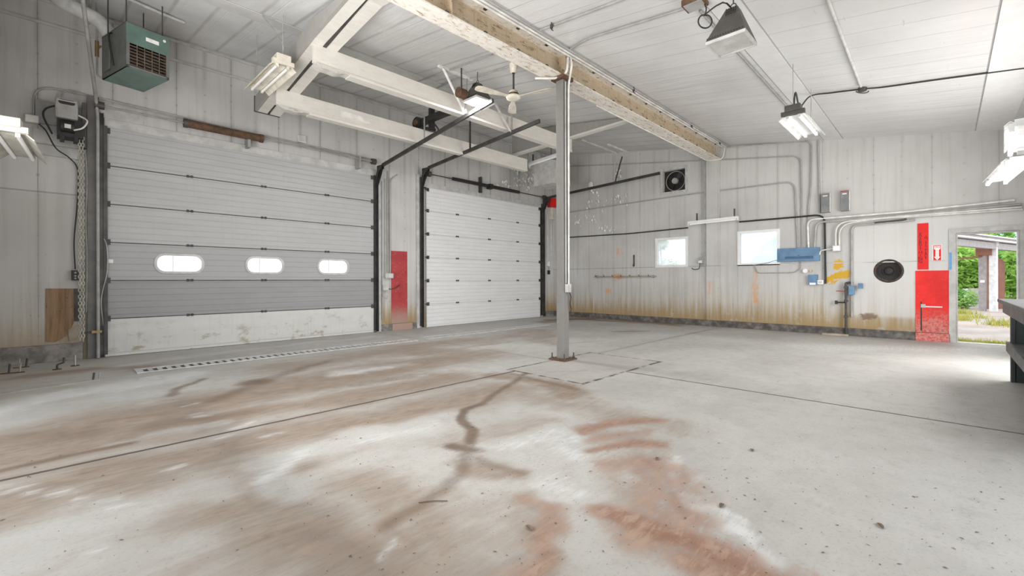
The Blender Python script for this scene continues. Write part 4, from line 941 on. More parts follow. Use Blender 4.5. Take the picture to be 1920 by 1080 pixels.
f5 = fluor('bright twin-tube light cut by the right picture edge', e5 - d5v*.61, a5 + PI, True, None, ('tube_on', 'fixture_white'), hx=(), wing=.35)
for f_ in (f4, f5):
    q = ROOTM[f_.name] @ V(.56, 0, .1); MB().bx(q.x - .02, q.x + .02, WD, q.y, q.z - .02, q.z + .02).build('wall_arm', 'grey_metal', f_)
def strip_light(label, p0, p1, hang):
    p0, p1 = Vector(p0), Vector(p1)
    r = thing('strip_light', label, 'strip light', tuple((p0 + p1)/2), kind='thing')
    MB().bar(p0 + V(0, 0, .05), p1 + V(0, 0, .05), .09, .06, bev=.004).build('housing', 'white_paint', r)
    MB().cyl(p0.lerp(p1, .03), p0.lerp(p1, .97), .022, n=12).build('tube', 'tube', r)
    for t in (.005, .995): q = p0.lerp(p1, t); MB().bx(q.x - .05, q.x + .05, q.y - .012, q.y + .012, q.z - .03, q.z + .07).build('end_cap', 'white_paint', r)
    for t in hang: q = p0.lerp(p1, t); MB().bx(q.x - .02, q.x + .02, q.y - .014, q.y + .014, q.z + .08, q.z + .28).build('hanger', 'dark_steel', r)
strip_light('white strip light hung on the wall above the two windows', B(1291, 421, 12.2), B(1384, 411, 12.2), (.18, .93))
strip_light('white strip light behind the post under the far rafter', V(9.75, 8.75, 4.62), V(9.75, 7.35, 4.70), (.1, .9))

# green unit heater
hang_ = math.radians(14)
r = thing('unit_heater', 'green gas unit heater hanging near the door wall', 'heater', (.88, 8.80, 4.3), hang_, kind='thing')
hw, hd, hh = .26, .42, .64
MB().bx(-hw, hw, -hd, hd, 0, .012).bx(-hw, hw, -hd, hd, hh - .012, hh).bx(-hw, -hw + .012, -hd + .01, hd, 0, hh).bx(hw - .012, hw, -hd + .01, hd, 0, hh).bx(-hw, hw, hd - .012, hd, 0, hh).build('casing', 'green_grey', r, True)
fpn = MB().bx(-hw + .0, hw, -hd - .012, -hd + .01, hh*.55, hh - .01, bev=.003).build('front_panel', 'green', r, True)
MB().bx(-hw + .012, hw - .012, -hd, hd - .012, -.008, .0).build('bottom_panel', 'green', r, True)
gfr = MB().bx(-hw, -hw + .035, -hd - .016, -hd, .0, hh*.56).bx(hw - .035, hw, -hd - .016, -hd, 0, hh*.56).bx(-hw, hw, -hd - .016, -hd, 0, .03).build('grille_frame', 'green_grey', r, True)
MB().bx(-hw + .02, hw - .02, -hd + .12, -hd + .13, .02, hh*.55).build('burner_back', 'fan_dark', r, True)
for i in range(7):
    z = .05 + i*.045; m = Matrix.Translation((0, -hd + .005, z))
    MB().bx(-hw + .035, hw - .035, -.014, .014, -.003, .003, m).build('louver', 'louver_brown', gfr, True)
for i in range(6):
    x = -hw + .035 + i*(2*hw - .07)/5; MB().bx(x - .004, x + .004, -hd - .014, -hd - .004, .03, hh*.55).build('louver_stay', 'louver_brown', gfr, True)
MB().bx(-.03, .13, -hd - .0145, -hd - .012, hh*.72, hh*.72 + .055).build('name_plate', 'white_metal', fpn, True)
MB().cyl((hw - .06, -hd - .016, hh - .08), (hw - .06, -hd - .01, hh - .08), .02).build('badge', 'white_paint', fpn, True)
m = ROOTM[r.name]
for x, y in ((-hw + .04, -hd + .1), (hw - .04, -hd + .1), (-hw + .04, hd - .1), (hw - .04, hd - .1)):
    q = m @ Vector((x, y, hh)); MB().cyl(q, (q.x, q.y, ceil_z(q.y)), .008, n=6).build('hanging_rod', 'dark_steel', r)
MB().lathe([(.0, .05), (.1, .05), (.11, 0)], Matrix.Translation((.0, -.1, hh)), 16).build('draft_hood', 'black', r, True)
MB().bx(-hw - .02, -hw, .1, .32, .08, .5, bev=.01).build('gas_valve_cover', 'green_grey', r, True)
MB().tube(catmull([(-hw - .01, -.02, .1), (-hw - .05, -.05, .3), (-hw - .06, -.02, .52), (-hw - .01, .05, .6)]), .012).build('control_cable', 'black', r, True)
g = D(182, 140, 6.9)
r = thing('gas_pipe', 'thin gas pipe with brass valve beside the green heater', 'gas pipe', tuple(g), kind='thing')
t = D(184, 24, 7.2)
MB().tube(bend([V(g.x, g.y, ceil_z(g.y)), V(g.x, g.y, g.z - .02), V(g.x + .2, g.y + .02, g.z - .06)], .05), .014).build('pipe', 'conduit', r)
MB().cyl((g.x, g.y, g.z + .28), (g.x, g.y, g.z + .52), .026).cyl((g.x, g.y, g.z + .4), (g.x + .05, g.y, g.z + .46), .015).build('valve', 'bronze', r)
q = m @ Vector((0, hd, hh*.8))
pipe('flue_pipe', 'white flue duct curving from the back of the green heater to the ceiling', 'flue', catmull([q + V(0, -.03, 0), q + V(-.06, .06, .03), D(190, 44, 6.75), D(150, 20, 6.55), D(116, 2, 6.35), D(97, -28, 6.05)]), .1, 'light_grey', 20)
# second heater in the far corner
r = thing('unit_heater', 'grey unit heater half hidden behind the post in the far corner', 'heater', (10.15, 8.05, 4.0), math.radians(0), kind='thing')
MB().bx(-.32, .40, -.1, .62, 0, .66, bev=.01).build('casing', 'light_grey', r, True)
MB().bx(-.05, .41, -.125, -.1, .04, .62).build('grille_recess', 'black', r, True)
for i in range(6): MB().bx(-.05, .41, -.14, -.12, .06 + i*.1, .085 + i*.1).build('louver', 'light_grey', r, True)
MB().bx(.39, .43, -.15, -.1, 0, .66).build('side_frame', 'cream', r, True)
m = ROOTM[r.name]
for x, y in ((-.25, 0), (.33, .0)): q = m @ Vector((x, y, .66)); MB().cyl(q, (q.x, q.y, ceil_z(q.y)), .01, n=6).build('hanging_rod', 'dark_steel', r)
MB().cyl((.25, .1, -.22), (.25, .1, 0), .075).build('flue_stub', 'wood_grey', r, True)

# high-bay floodlights with pyramid hoods
def floodlight(label, c, hb, top_off, glass, w=.185):
    r = thing('floodlight', label, 'floodlight', tuple(c), kind='thing')
    tw = .055; tx, ty = top_off
    vs = [V(-w, -w, .03), V(w, -w, .03), V(w, w, .03), V(-w, w, .03), V(tx - tw, ty - tw, hb), V(tx + tw, ty - tw, hb), V(tx + tw, ty + tw, hb), V(tx - tw, ty + tw, hb)]
    hd_ = MB().add(vs, [(4, 5, 6, 7), (0, 1, 5, 4), (1, 2, 6, 5), (2, 3, 7, 6), (3, 0, 4, 7)]).build('hood', 'hood', r, True)
    gf_ = MB().prism([(-w, -w), (w, -w), (w, w), (-w, w)], Matrix.Translation((0, 0, 0)), .03, [[(-w + .018, -w + .018), (w - .018, -w + .018), (w - .018, w - .018), (-w + .018, w - .018)]]).build('glass_frame', 'light_grey', r, True)
    MB().bx(-w + .018, w - .018, -w + .018, w - .018, .008, .013).build('lens', glass, gf_, True)
    s = MB()
    for i in range(14):
        y = -w*.88 + i*w*1.76/13
        s.bx(-w + .004, -w + .012, y, y + .012, .045, .06)
    for j in range(3):
        for i in range(5): s.bx(tx - tw - .02 - j*.012 , tx - tw - .012 - j*.012, ty - .045 + i*.02, ty - .035 + i*.02, hb - .02 - j*.028, hb - .005 - j*.028)
    s.build('vent_slots', 'black', hd_, True)
    MB().tube(arc((tx, ty, hb + .03), (.0, .028, 0), (0, 0, .035), 0, 2*PI, 12), .006, 6).build('hook', 'dark_steel', r, True)
    m = ROOTM[r.name]; q = m @ Vector((tx, ty, hb + .06)); MB().cyl(q, (q.x, q.y, ceil_z(q.y)), .007, n=6).build('hanging_chain', 'dark_steel', r)
    return r, q
M['lens'] = plain('lamp_lens', (.5, .5, .49), .25)
M['lens_lit'] = G('lit_lamp_lens').bsdf((.9, .9, .9), .2, emit=(1, 1, 1), estr=1.3)
fl, q = floodlight('dark pyramid floodlight hanging from the right half of the ceiling', V(4.75, 1.54, 3.6), .33, (-.03, -.03), 'lens')
jb = CE(1303, 8, .05)
r = thing('junction_box', 'brown junction box on the ceiling beside the dark floodlight', 'junction box', tuple(jb), kind='thing')
MB().bx(jb.x - .1, jb.x + .1, jb.y - .12, jb.y + .12, jb.z - .02, ceil_z(jb.y) + .0, bev=.006).build('box', 'rust', r); MB().bx(jb.x - .09, jb.x + .09, jb.y - .1, jb.y + .1, jb.z - .025, jb.z - .02).build('cover', 'grey_metal', r)
s0 = jb + V(.02, -.1, -.03); lc = D(1322, 40, (s0 - CAM).dot(FW)*.97)
loop = [lc + RT*(.075*math.cos(t)) + UP*(.075*math.sin(t)) for t in [PI/2 + i*2*PI/16 for i in range(17)]]
pipe('cable', 'black coiled cord from the brown box to the dark floodlight', 'cable', catmull([s0, s0 + V(.0, -.02, -.06)] + loop + [q + V(-.15, .05, -.03), q + V(0, .0, -.06)], 3), .008, 'black')
fl2, q2_ = floodlight('lit pyramid floodlight behind the fan over the white cross beam', V(5.45, 6.17, 4.52), .34, (0, 0), 'lens_lit', .2)
q = fl2.location
r = thing('ballast', 'round rusty ballast housing beside the lit floodlight', 'ballast', (q.x - .28, q.y + .12, q.z + .05), kind='thing')
MB().cyl((q.x - .36, q.y + .12, q.z + .12), (q.x - .2, q.y + .12, q.z + .12), .09).build('drum', 'rust', r); MB().cyl((q.x - .2, q.y + .12, q.z + .12), (q.x - .17, q.y + .12, q.z + .12), .06).build('end_cap', 'cream', r)
MB().bar((q.x - .28, q.y + .12, q.z + .2), (q.x - .28, q.y + .12, ceil_z(q.y + .12)), .02, .02).build('hanger', 'dark_steel', r)

# ceiling fan
hub = V(5.42, 5.22, 4.33)
r = thing('ceiling_fan', 'old cream three-blade ceiling fan left of the post', 'fan', tuple(hub), kind='thing')
MB().lathe([(.0, -.04), (.06, -.04), (.12, -.02), (.13, .015), (.1, .03), (.075, .04), (.075, .1), (.05, .12), (0, .12)], Matrix.Identity(4), 24).build('motor', 'cream', r, True)
MB().lathe([(.085, .035), (.09, .05), (.085, .065)], Matrix.Identity(4), 20).build('motor_band', 'rust', r, True)
ct = ceil_z(hub.y) - hub.z
MB().cyl((0, 0, .1), (0, 0, ct - .12), .016).build('down_rod', 'dark_steel', r, True)
MB().lathe([(.03, ct - .2), (.05, ct - .19), (.075, ct - .06), (.06, ct - .02), (.0, ct - .02)], Matrix.Identity(4), 20).build('canopy', 'cream', r, True)
MB().cyl((0, 0, ct - .03), (0, 0, ct), .06).build('mount', 'dark_steel', r, True)
aR = math.atan2(FW.y, FW.x)
for k in range(3):
    an = aR + math.radians(3) + k*2*PI/3
    m = Matrix.Rotation(an, 4, 'Z') @ Matrix.Translation((0, 0, .0)) @ Matrix.Rotation(math.radians(9), 4, 'X')
    pl = [(.1, -.03), (.22, -.035), (.42, -.075), (.66, -.085), (.71, -.06), (.725, 0), (.71, .05), (.66, .07), (.42, .06), (.22, .035), (.1, .03)]
    MB().prism(pl, m, .007).build('blade', 'cream', r, True)

# winch / trolley sitting between the cross beams
t0 = D(786, 232, 10.0); t1 = D(862, 200, 9.2)
r = thing('trolley_opener', 'black motor and arm lying between the two white cross beams', 'door opener', tuple(t0), kind='thing')
dr = (t1 - t0).normalized(); sd = dr.cross(UP).normalized()
MB().bar(t0 + dr*.15, t1, .14, .12, bev=.01).build('rail_arm', 'fan_dark', r)
MB().cyl(t0 - sd*.09, t0 + sd*.09, .13).build('motor', 'fan_dark', r)
MB().cyl(t0 + sd*.09, t0 + sd*.11, .07).build('motor_cap', 'rust', r)
q = t0 + dr*.42
MB().bx(q.x - .05, q.x + .05, q.y - .05, q.y + .05, q.z - .28, q.z + .22).build('bracket', 'black', r)
MB().bar(t0 + V(-.1, 0, -.14), t0 + dr*.5 + V(0, 0, -.25), .12, .05).build('base_rail', 'black', r)
MB().tube(catmull([q + V(0, 0, -.2), q + V(.1, -.03, -.3), q + V(.14, -.05, -.22), q + V(.05, -.04, -.12)]), .018).build('cable', 'black', r)

# ceiling conduits
def cpipe(label, px, r=.014, mat='grey_metal', off=.02, rad=.25, extra=None):
    pts = [CE(x, y, off) for x, y in px]
    return pipe('conduit', label, 'conduit', bend(pts, rad), r, mat)
cpipe('grey conduit from the beam curving up to the brown ceiling box', [(1064, 96), (1096, 74), (1290, 14)], .018)
cpipe('short grey conduit with a hook near the top of the frame', [(1012, 57), (1172, -3)], .018)
cpipe('conduit along the ceiling from the brown box to the lit twin-tube light', [(1312, 20), (1485, 210)], .016)
cpipe('white conduit along the ceiling to the round junction', [(1548, -10), (1614, 162)], .02, 'light_grey')
cj = CE(1617, 167, .02)
r = thing('junction_box', 'small dark round junction on the right half of the ceiling', 'junction box', tuple(cj), kind='thing')
MB().cyl(cj + V(0, 0, -.03), V(cj.x, cj.y, ceil_z(cj.y)), .06).build('box', 'dark_steel', r); MB().tube(arc(cj + V(0, 0, -.03), RT*.1, V(0, 0, -.035), 0, PI, 8), .01, 6).build('clamp', 'dark_steel', r)
e3 = V(7.6, 1.6, 3.8)
pipe('cable', 'black cord sweeping from the lit twin-tube light across the ceiling to the right', 'cable', catmull([e3, e3 + V(.02, -.02, .2), CE(1500, 200, .25), CE(1520, 180, .06), CE(1560, 174, .015), CE(1617, 167, .03), CE(1660, 163, .015), CE(1760, 149, .015), CE(1925, 127, .015)], 8), .012, 'black')
for dy, rr, lab in ((.05, .022, 'thick white conduit along the top of the rusty beam'), (.12, .018, 'middle conduit along the top of the rusty beam'), (.18, .015, 'outer thin conduit along the top of the rusty beam')):
    y = BY - .14 - dy; pipe('conduit', lab, 'conduit', [(WC, y, ceil_z(y) - .04), (WB - .02, y, ceil_z(y) - .04)], rr, 'conduit_white' if rr > .016 else 'conduit')
pipe('conduit', 'thin white pipe along the left underside of the rusty beam', 'conduit', bend([(6.9, BY + .15, BZ - .01), (WB - .25, BY + .15, BZ - .01), (WB - .12, BY - .2, BZ - .01), (WB - .12, BY - .25, 4.7)], .1), .012, 'conduit_white')
for i, px in enumerate([(1034, 42), (1188, 163), (1297, 231), (1350, 264)]):
    q = CE(*px, .0); r = thing('conduit_hook', ['dark hook on the ceiling near the top of the frame', 'first small hook along the beam conduits past the post', 'second small hook along the beam conduits past the post', 'last small hook along the beam conduits near the window wall'][i], 'hook', tuple(q - V(0, 0, .1)), kind='thing')
    MB().tube(bend([q, q - V(0, 0, .1), q - V(.0, .03, .12)], .02), .008, 6).cyl(q - V(0, 0, .08), q - V(0, 0, .03), .02).build('hook', 'dark_steel', r)
cpipe('thin rod along the ceiling left of the fan, nearer one', [(775, 156), (923, 102)], .013)
cpipe('thin rod along the ceiling from the lit floodlight to the fan', [(893, 145), (975, 118)], .014, 'conduit')
cpipe('thin curved conduit from the cross beam to the lit floodlight', [(815, 167), (858, 146), (893, 148)], .014)
pipe('conduit', 'white ceiling pipe running behind the heater to the left beam', 'conduit', [CE(236, -4, .05), CE(300, 24, .05), CE(345, 42, .03)], .022, 'light_grey')
pipe('conduit', 'white pipe near the ceiling end at the far corner', 'conduit', [CE(1090, 262, .03), CE(1156, 287, .03)], .02, 'conduit_white')

# ================================================================ THE WINDOW WALL
# exhaust fan in its opening
r = thing('exhaust_fan', 'black square exhaust fan set in the wall near the ceiling', 'exhaust fan', (WB + .05, (fy0 + fy1)/2, fz0), kind='thing')
cy, cz, hw2, hh2 = (fy0 + fy1)/2, (fz0 + fz1)/2, (fy0 - fy1)/2, (fz1 - fz0)/2
MB().prism(rc(-fy0 - .07, -fy1 + .07, fz0 - .07, fz1 + .07), YZ(WB), .02, [rc(-fy0, -fy1, fz0, fz1)]).build('surround', 'light_grey', r)
MB().prism(rc(-fy0, -fy1, fz0, fz1), YZ(WB + .12), .01, [[(-cy + .27*math.cos(2*PI*i/28), cz + .27*math.sin(2*PI*i/28)) for i in range(28)]]).build('venturi_plate', 'fan_dark', r)
MB().tube([(WB + .1, cy + .275*math.cos(2*PI*i/28), cz + .275*math.sin(2*PI*i/28)) for i in range(29)], .012, 6).build('ring', 'fan_grey', r)
MB().bx(WB + .19, WB + .2, fy1, fy0, fz0, fz1).build('shutter', 'black', r)
MB().cyl((WB + .04, cy, cz), (WB + .15, cy, cz), .085).build('motor', 'fan_grey', r)
for k in range(4):
    m = Matrix.Translation((WB + .13, cy, cz)) @ Matrix.Rotation(math.radians(40 + 90*k), 4, 'X') @ Matrix.Rotation(math.radians(28), 4, 'Y')
    MB().prism([(.06, -.03), (.16, -.07), (.25, -.08), (.26, .06), (.14, .04), (.06, .03)], m @ Matrix(((0, 0, 1, 0), (1, 0, 0, 0), (0, 1, 0, 0), (0, 0, 0, 1))), .006).build('blade', 'fan_dark', r)
# white capped vent and peeling paint
q = B(1111, 350)
r = thing('vent_cap', 'small white capped vent pipe on the wall below the far rail', 'vent', (WB - .1, q.y, q.z - .12), kind='thing')
MB().tube([(WB - .09, q.y, q.z - .12), (WB - .09, q.y, q.z + .1), (WB - .09, q.y, q.z + .14)], [.075, .075, .04], 14).build('cap', 'white_paint', r); MB().cyl((WB - .1, q.y, q.z), (WB, q.y, q.z), .05).build('stub', 'light_grey', r)
random.seed(3)
pf = MB()
def flake(c, nrm, up, s):
    sd = up.cross(nrm).normalized(); n = 5
    ph = [random.uniform(.5, 1.) for _ in range(8)]
    rim = [c + (sd*math.cos(2*PI*i/8)*s*.6*ph[i] + up*math.sin(2*PI*i/8)*s*ph[i]) + nrm*random.uniform(.004, .05)*s/.06 for i in range(8)]
    pf.add([c + nrm*.004] + rim, [(0, i + 1, (i + 1) % 8 + 1) for i in range(8)])
for _ in range(120):
    a = random.choice([(1125, 380, 14, 16), (1105, 385, 12, 14), (1085, 415, 12, 14), (1165, 372, 18, 10), (1100, 410, 30, 14), (1150, 430, 25, 8), (1160, 325, 6, 10), (1117, 360, 8, 8)])
    flake(B(random.gauss(a[0], a[2]*.5), random.gauss(a[1], a[3]*.5), WB - .004), V(-1, 0, 0), V(0, 0, 1), random.uniform(.02, .075))
for _ in range(110):
    a = random.choice([(975, 318, 20, 14), (1000, 330, 16, 20), (955, 345, 30, 12), (990, 345, 12, 14), (1015, 345, 10, 12)])
    flake(A(random.gauss(a[0], a[2]*.5), random.gauss(a[1], a[3]*.5), WA - .004), V(0, -1, 0), V(0, 0, 1), random.uniform(.02, .09))
o = pf.build('peeling_paint', 'paint_flake'); tag(o, 'curls of peeling white paint on the walls around the far corner', 'peeling paint', kind='stuff')

W = lambda pts, off=.03: [B(x, y, WB - off) for x, y in pts]
def wpipe(label, px, r=.014, mat='conduit', off=.03, rad=.22, kind='conduit'): return pipe(kind, label, kind, bend(W(px, off), rad), r, mat)
wpipe('long conduit rising along the wall below the exhaust fan and turning down', [(1068, 398), (1280, 366), (1490, 340), (1496, 470)], .016)
wpipe('conduit running under the beam end and turning down before the panel', [(1068, 312), (1345, 300), (1502, 292), (1504, 465)], .014)
wpipe('conduit along the top of the wall that drops behind the grey boxes', [(1362, 276), (1500, 265), (1521, 266), (1520, 350), (1516, 385), (1514, 466)], .016)
wpipe('conduit dropping straight from the ceiling beside the grey boxes', [(1534, 262), (1537, 400)], .016)
wpipe('thick black cable along the wall over the first window', [(1068, 445), (1180, 438), (1290, 427)], .018, 'rubber', .03, .1, 'cable')
wpipe('black conduit arching over the blue panel and down its side', [(1386, 416), (1505, 406), (1546, 402), (1548, 532)], .02, 'black', .05, .2, 'conduit')
wpipe('upper heavy conduit along the wall toward the right corner', [(1516, 466), (1514, 412), (1700, 397), (1903, 375)], .022, 'conduit_white', .05, .15)
wpipe('middle heavy conduit along the wall toward the right corner', [(1527, 466), (1530, 417), (1700, 403), (1915, 383)], .024, 'conduit', .06, .15)
wpipe('conduit turning down into the small grey box, outer one', [(1567, 462), (1567, 417), (1700, 405), (1916, 388)], .018, 'conduit_white', .08, .25)
wpipe('conduit turning down into the small grey box, inner one', [(1574, 462), (1574, 421), (1640, 411), (1790, 401), (1918, 392)], .016, 'conduit_white', .06, .25)
wpipe('large grey pipe framing the white wall bay beside the round port', [(1597, 594), (1597, 423), (1690, 415), (1716, 412)], .022, 'conduit', .04, .12)
wpipe('dark stub cable at the top of the white wall bay', [(1640, 418), (1693, 413), (1700, 411)], .022, 'dark_steel', .05, .05, 'cable')
# grey meter boxes
for (x0, y0, x1, y1, lab, lip) in ((1541, 363, 1557.5, 400, 'grey disconnect box with a white label, left of the pair', 'white_metal'), (1577, 359, 1593.5, 397, 'grey disconnect box with a red top edge, right of the pair', 'red_plastic')):
    p, q = B(x0, y1), B(x1, y0)
    r = thing('disconnect_box', lab, 'electrical box', (WB - .06, (p.y + q.y)/2, p.z), kind='thing')
    MB().bx(WB - .12, WB, q.y, p.y, p.z, q.z, bev=.006).build('box', 'box_grey', r)
    MB().bx(WB - .128, WB - .12, q.y + .01, p.y - .01, p.z + .12, q.z - .01).build('door', 'box_grey', r)
    MB().bx(WB - .131, WB - .128, q.y + .04, p.y - .04, q.z - .07, q.z - .045).build('label_strip', lip if lip == 'white_metal' else 'white_metal', r)
    if lip == 'red_plastic': MB().bx(WB - .131, WB, q.y, p.y, q.z, q.z + .012).build('top_edge', 'red_plastic', r)
    MB().bx(WB - .124, WB, q.y - .012, q.y, p.z, q.z).build('side_rail', 'conduit_white', r)
# blue breaker panel
p, q = B(1457, 491, WB - .1), B(1536, 463, WB - .1)
r = thing('breaker_panel', 'long blue painted breaker panel beside the second window', 'breaker panel', (WB - .06, (p.y + q.y)/2, p.z), kind='thing')
MB().bx(WB - .1, WB, q.y, p.y, p.z, q.z, bev=.006).build('box', 'blue', r)
dw = p.y - q.y
bdoor = MB().bx(WB - .112, WB - .1, q.y + dw*.12, p.y - dw*.06, p.z + .05, q.z - .06, bev=.003).build('door', 'blue', r)
MB().bx(WB - .114, WB - .112, q.y + dw*.13, p.y - dw*.2, p.z + .06, p.z + .12).build('breaker_row', 'blue_dark', bdoor)
MB().bx(WB - .12, WB - .112, q.y + dw*.45, q.y + dw*.5, p.z + .13, p.z + .15).build('latch', 'blue_dark', bdoor)
wpipe('white whip from the blue panel to the small grey box', [(1537, 478), (1538, 470), (1562, 466)], .014, 'conduit_white', .08, .05)
p, q = B(1562, 472), B(1578, 460)
r = thing('junction_box', 'small grey junction box right of the blue panel', 'junction box', (WB - .06, (p.y + q.y)/2, p.z), kind='thing')
MB().bx(WB - .11, WB, q.y, p.y, p.z, q.z, bev=.006).build('box', 'light_grey', r); MB().bx(WB - .116, WB - .11, q.y + .02, p.y - .02, p.z + .02, q.z - .02).build('cover', 'galv', r)
p, q = B(1517, 534), B(1534, 515)
r = thing('switch_box', 'small blue switch box low on the wall under the blue panel', 'switch box', (WB - .06, (p.y + q.y)/2, p.z), kind='thing')
MB().bx(WB - .11, WB, q.y, p.y, p.z, q.z, bev=.008).build('box', 'blue', r); MB().bx(WB - .116, WB - .11, q.y + .03, p.y - .03, p.z + .0, p.z + .05).build('label_strip', 'white_paint', r)
p, q = B(1534, 533), B(1545, 525)
r = thing('outlet_box', 'little white outlet box right of the small blue switch box', 'outlet box', (WB - .05, (p.y + q.y)/2, p.z), kind='thing')
MB().bx(WB - .09, WB, q.y, p.y, p.z, q.z, bev=.006).build('box', 'white_metal', r); MB().bx(WB - .094, WB - .09, q.y + .02, p.y - .02, p.z + .02, q.z - .02).build('cover', 'light_grey', r)
p = B(1511, 508)
r = thing('wall_fitting', 'round white fitting on the wall over the small blue box', 'fitting', (WB - .05, p.y, p.z - .05), kind='thing')
MB().cyl((WB - .08, p.y, p.z), (WB, p.y, p.z), .05).build('disc', 'white_paint', r); MB().cyl((WB - .06, p.y - .11, p.z), (WB - .0, p.y - .11, p.z), .025).build('nut', 'bronze', r)
wpipe('grey cord drooping under the blue panel to the wall', [(1501, 491), (1501, 503), (1490, 511), (1420, 512), (1415, 499)], .01, 'grey_metal', .03, .1, 'cable')
wpipe('thin cord from the window corner to the blue panel', [(1412, 497), (1435, 494), (1452, 489), (1458, 488)], .008, 'grey_metal', .04, .08, 'cable')
# twin wall socket cluster beside the boxed post
p = B(1315, 490)
r = thing('outlet_box', 'worn grey socket and white plug by the boxed post', 'outlet box', (WB - .05, p.y, p.z - .1), kind='thing')
MB().bx(WB - .08, WB, p.y - .1, p.y + .04, p.z - .06, p.z + .1, bev=.008).build('box', 'grey_metal', r); MB().bx(WB - .11, WB - .08, p.y - .05, p.y + .04, p.z - .05, p.z + .02, bev=.006).build('plug', 'white_metal', r)
MB().tube(catmull([(WB - .1, p.y + .0, p.z - .05), (WB - .09, p.y + .03, p.z - .2), (WB - .07, p.y + .18, p.z - .22), (WB - .03, p.y + .25, p.z - .18)]), .01).build('cord', 'rubber', r)
# hook rail and hanging tool
p, q = B(1114, 518.5, WB - .06), B(1230, 518.5, WB - .06)
r = thing('hook_rail', 'long steel hook rail on the wall left of the first window', 'rail', (WB - .06, (p.y + q.y)/2, p.z), kind='thing')
zr = (p.z + q.z)/2
MB().bx(WB - .07, WB - .05, q.y, p.y, zr - .02, zr + .02).build('bar', 'wood_grey', r)
for i in range(7):
    y = p.y + (q.y - p.y)*(i + .3)/7; MB().tube(bend([(WB - .07, y, zr + .01), (WB - .12, y, zr + .01), (WB - .13, y, zr + .06)], .02), .008, 6).build('hook', 'dark_steel', r)
for y in (p.y - .1, q.y + .1): MB().bx(WB - .06, WB, y - .02, y + .02, zr - .03, zr + .03).build('bracket', 'dark_steel', r)
p, q = B(1189, 478), B(1189, 499)
r = thing('wall_hook', 'black iron bar hook hanging alone on the window wall', 'hook', (WB - .02, p.y, q.z), kind='thing')
MB().bx(WB - .02, WB, p.y - .02, p.y + .02, q.z, p.z).build('bar', 'dark_steel', r); MB().tube(bend([(WB - .01, p.y, q.z), (WB - .06, p.y, q.z - .01), (WB - .07, p.y, q.z + .05)], .02), .014, 6).build('hook', 'dark_steel', r)
# standpipe with valve
p, q = B(1586, 536, WB - .12), B(1585, 628, WB - .12)
r = thing('standpipe', 'dark standpipe with blue valve rising from the floor at the window wall', 'standpipe', (p.x, p.y, 0), kind='thing')
MB().cyl((p.x, p.y, 0.004), (p.x, p.y, p.z), .024).build('pipe', 'dark_steel', r)
MB().tube(bend([(p.x, p.y, p.z), (p.x, p.y, p.z + .06), (WB, p.y - .1, p.z + .08)], .05), .026).build('elbow', 'dark_steel', r)
MB().bx(p.x - .06, p.x + .03, p.y - .16, p.y - .05, p.z - .2, p.z, bev=.015).build('valve_body', 'blue', r)
MB().bx(p.x - .03, p.x + .03, p.y - .3, p.y - .22, p.z - .06, p.z + .06, bev=.01).build('gauge', 'blue', r)
z2 = B(1573, 567, WB - .12).z
MB().cyl((p.x, p.y, z2), (p.x, p.y + .17, z2), .014).bx(p.x - .02, p.x + .02, p.y + .15, p.y + .2, z2 - .04, z2 + .04).build('tap', 'black', r)
MB().cyl((p.x, p.y + .02, p.z - .12), (p.x, p.y + .18, p.z - .115), .009).build('lever', 'red_plastic', r)
for dz in (.4, .75, 1.05): MB().bx(p.x - .035, p.x + .035, p.y - .035, p.y + .035, dz, dz + .05, bev=.008).build('coupling', 'dark_steel', r)
p, q = F(1542, 628), F(1592, 631)
tag(MB().bar(p + V(-.03, 0, .028), q + V(-.06, 0, .028), .1, .05, bev=.008).build('lumber_offcut', 'wood_grey'), 'short grey lumber offcut on the floor at the window wall', 'lumber')
# round exhaust port
r = thing('exhaust_port', 'round sooty vent port with a hub in the white wall bay', 'vent port', (WB, port.y, port.z - .22), kind='thing')
MB().lathe([(.2, -.16), (.205, -.02), (.2, .0), (.22, .018), (.245, .014), (.25, 0)], Matrix.Translation((WB, port.y, port.z)) @ Matrix.Rotation(-PI/2, 4, 'Y'), 32).build('flange', 'rust_dark', r)
MB().lathe([(0, -.15), (.2, -.15)], Matrix.Translation((WB, port.y, port.z)) @ Matrix.Rotation(-PI/2, 4, 'Y'), 28).build('back_plate', 'fan_dark', r)
MB().lathe([(.1, -.15), (.09, -.08), (.06, -.05), (0, -.05)], Matrix.Translation((WB, port.y, port.z)) @ Matrix.Rotation(-PI/2, 4, 'Y'), 24).build('hub', 'fan_dark', r)
MB().tube([(WB + .09, port.y + .1*math.cos(2*PI*i/24), port.z + .1*math.sin(2*PI*i/24)) for i in range(25)], .008, 6).build('hub_ring', 'rust_dark', r)
# red board with black letters, red panel, arrow sign and tape
p, q = B(1720.5, 505.5), B(1741, 418)
r = thing('lettered_board', 'upright red board with two columns of black letters', 'sign', (WB - .01, (p.y + q.y)/2, p.z), kind='thing')
brd = MB().bx(WB - .02, WB, q.y, p.y, p.z, q.z, bev=.003).build('board', 'red_sign', r)
def letters(body, cy_, z_top, z_bot, sz):
    n = len(body); out = MB()
    for i, ch in enumerate(body):
        if ch == ' ': continue
        z = z_top + (z_bot - z_top)*(i + .5)/n
        t = text_mesh(ch, sz, YZ(WB - .0205) @ Matrix.Translation((-cy_, z, 0))); out.add(t.v, t.f)
    return out
wz = lambda y: B(1730, y).z
letters('EVERYTHING', p.y - (p.y - q.y)*.27, wz(437), wz(493), .09).build('lettering', 'letter_black', brd)
letters('IN ITS PLACE', p.y - (p.y - q.y)*.76, wz(441), wz(486), .07).build('lettering', 'letter_black', brd)
p, q = B(1717, 637), B(1780, 507)
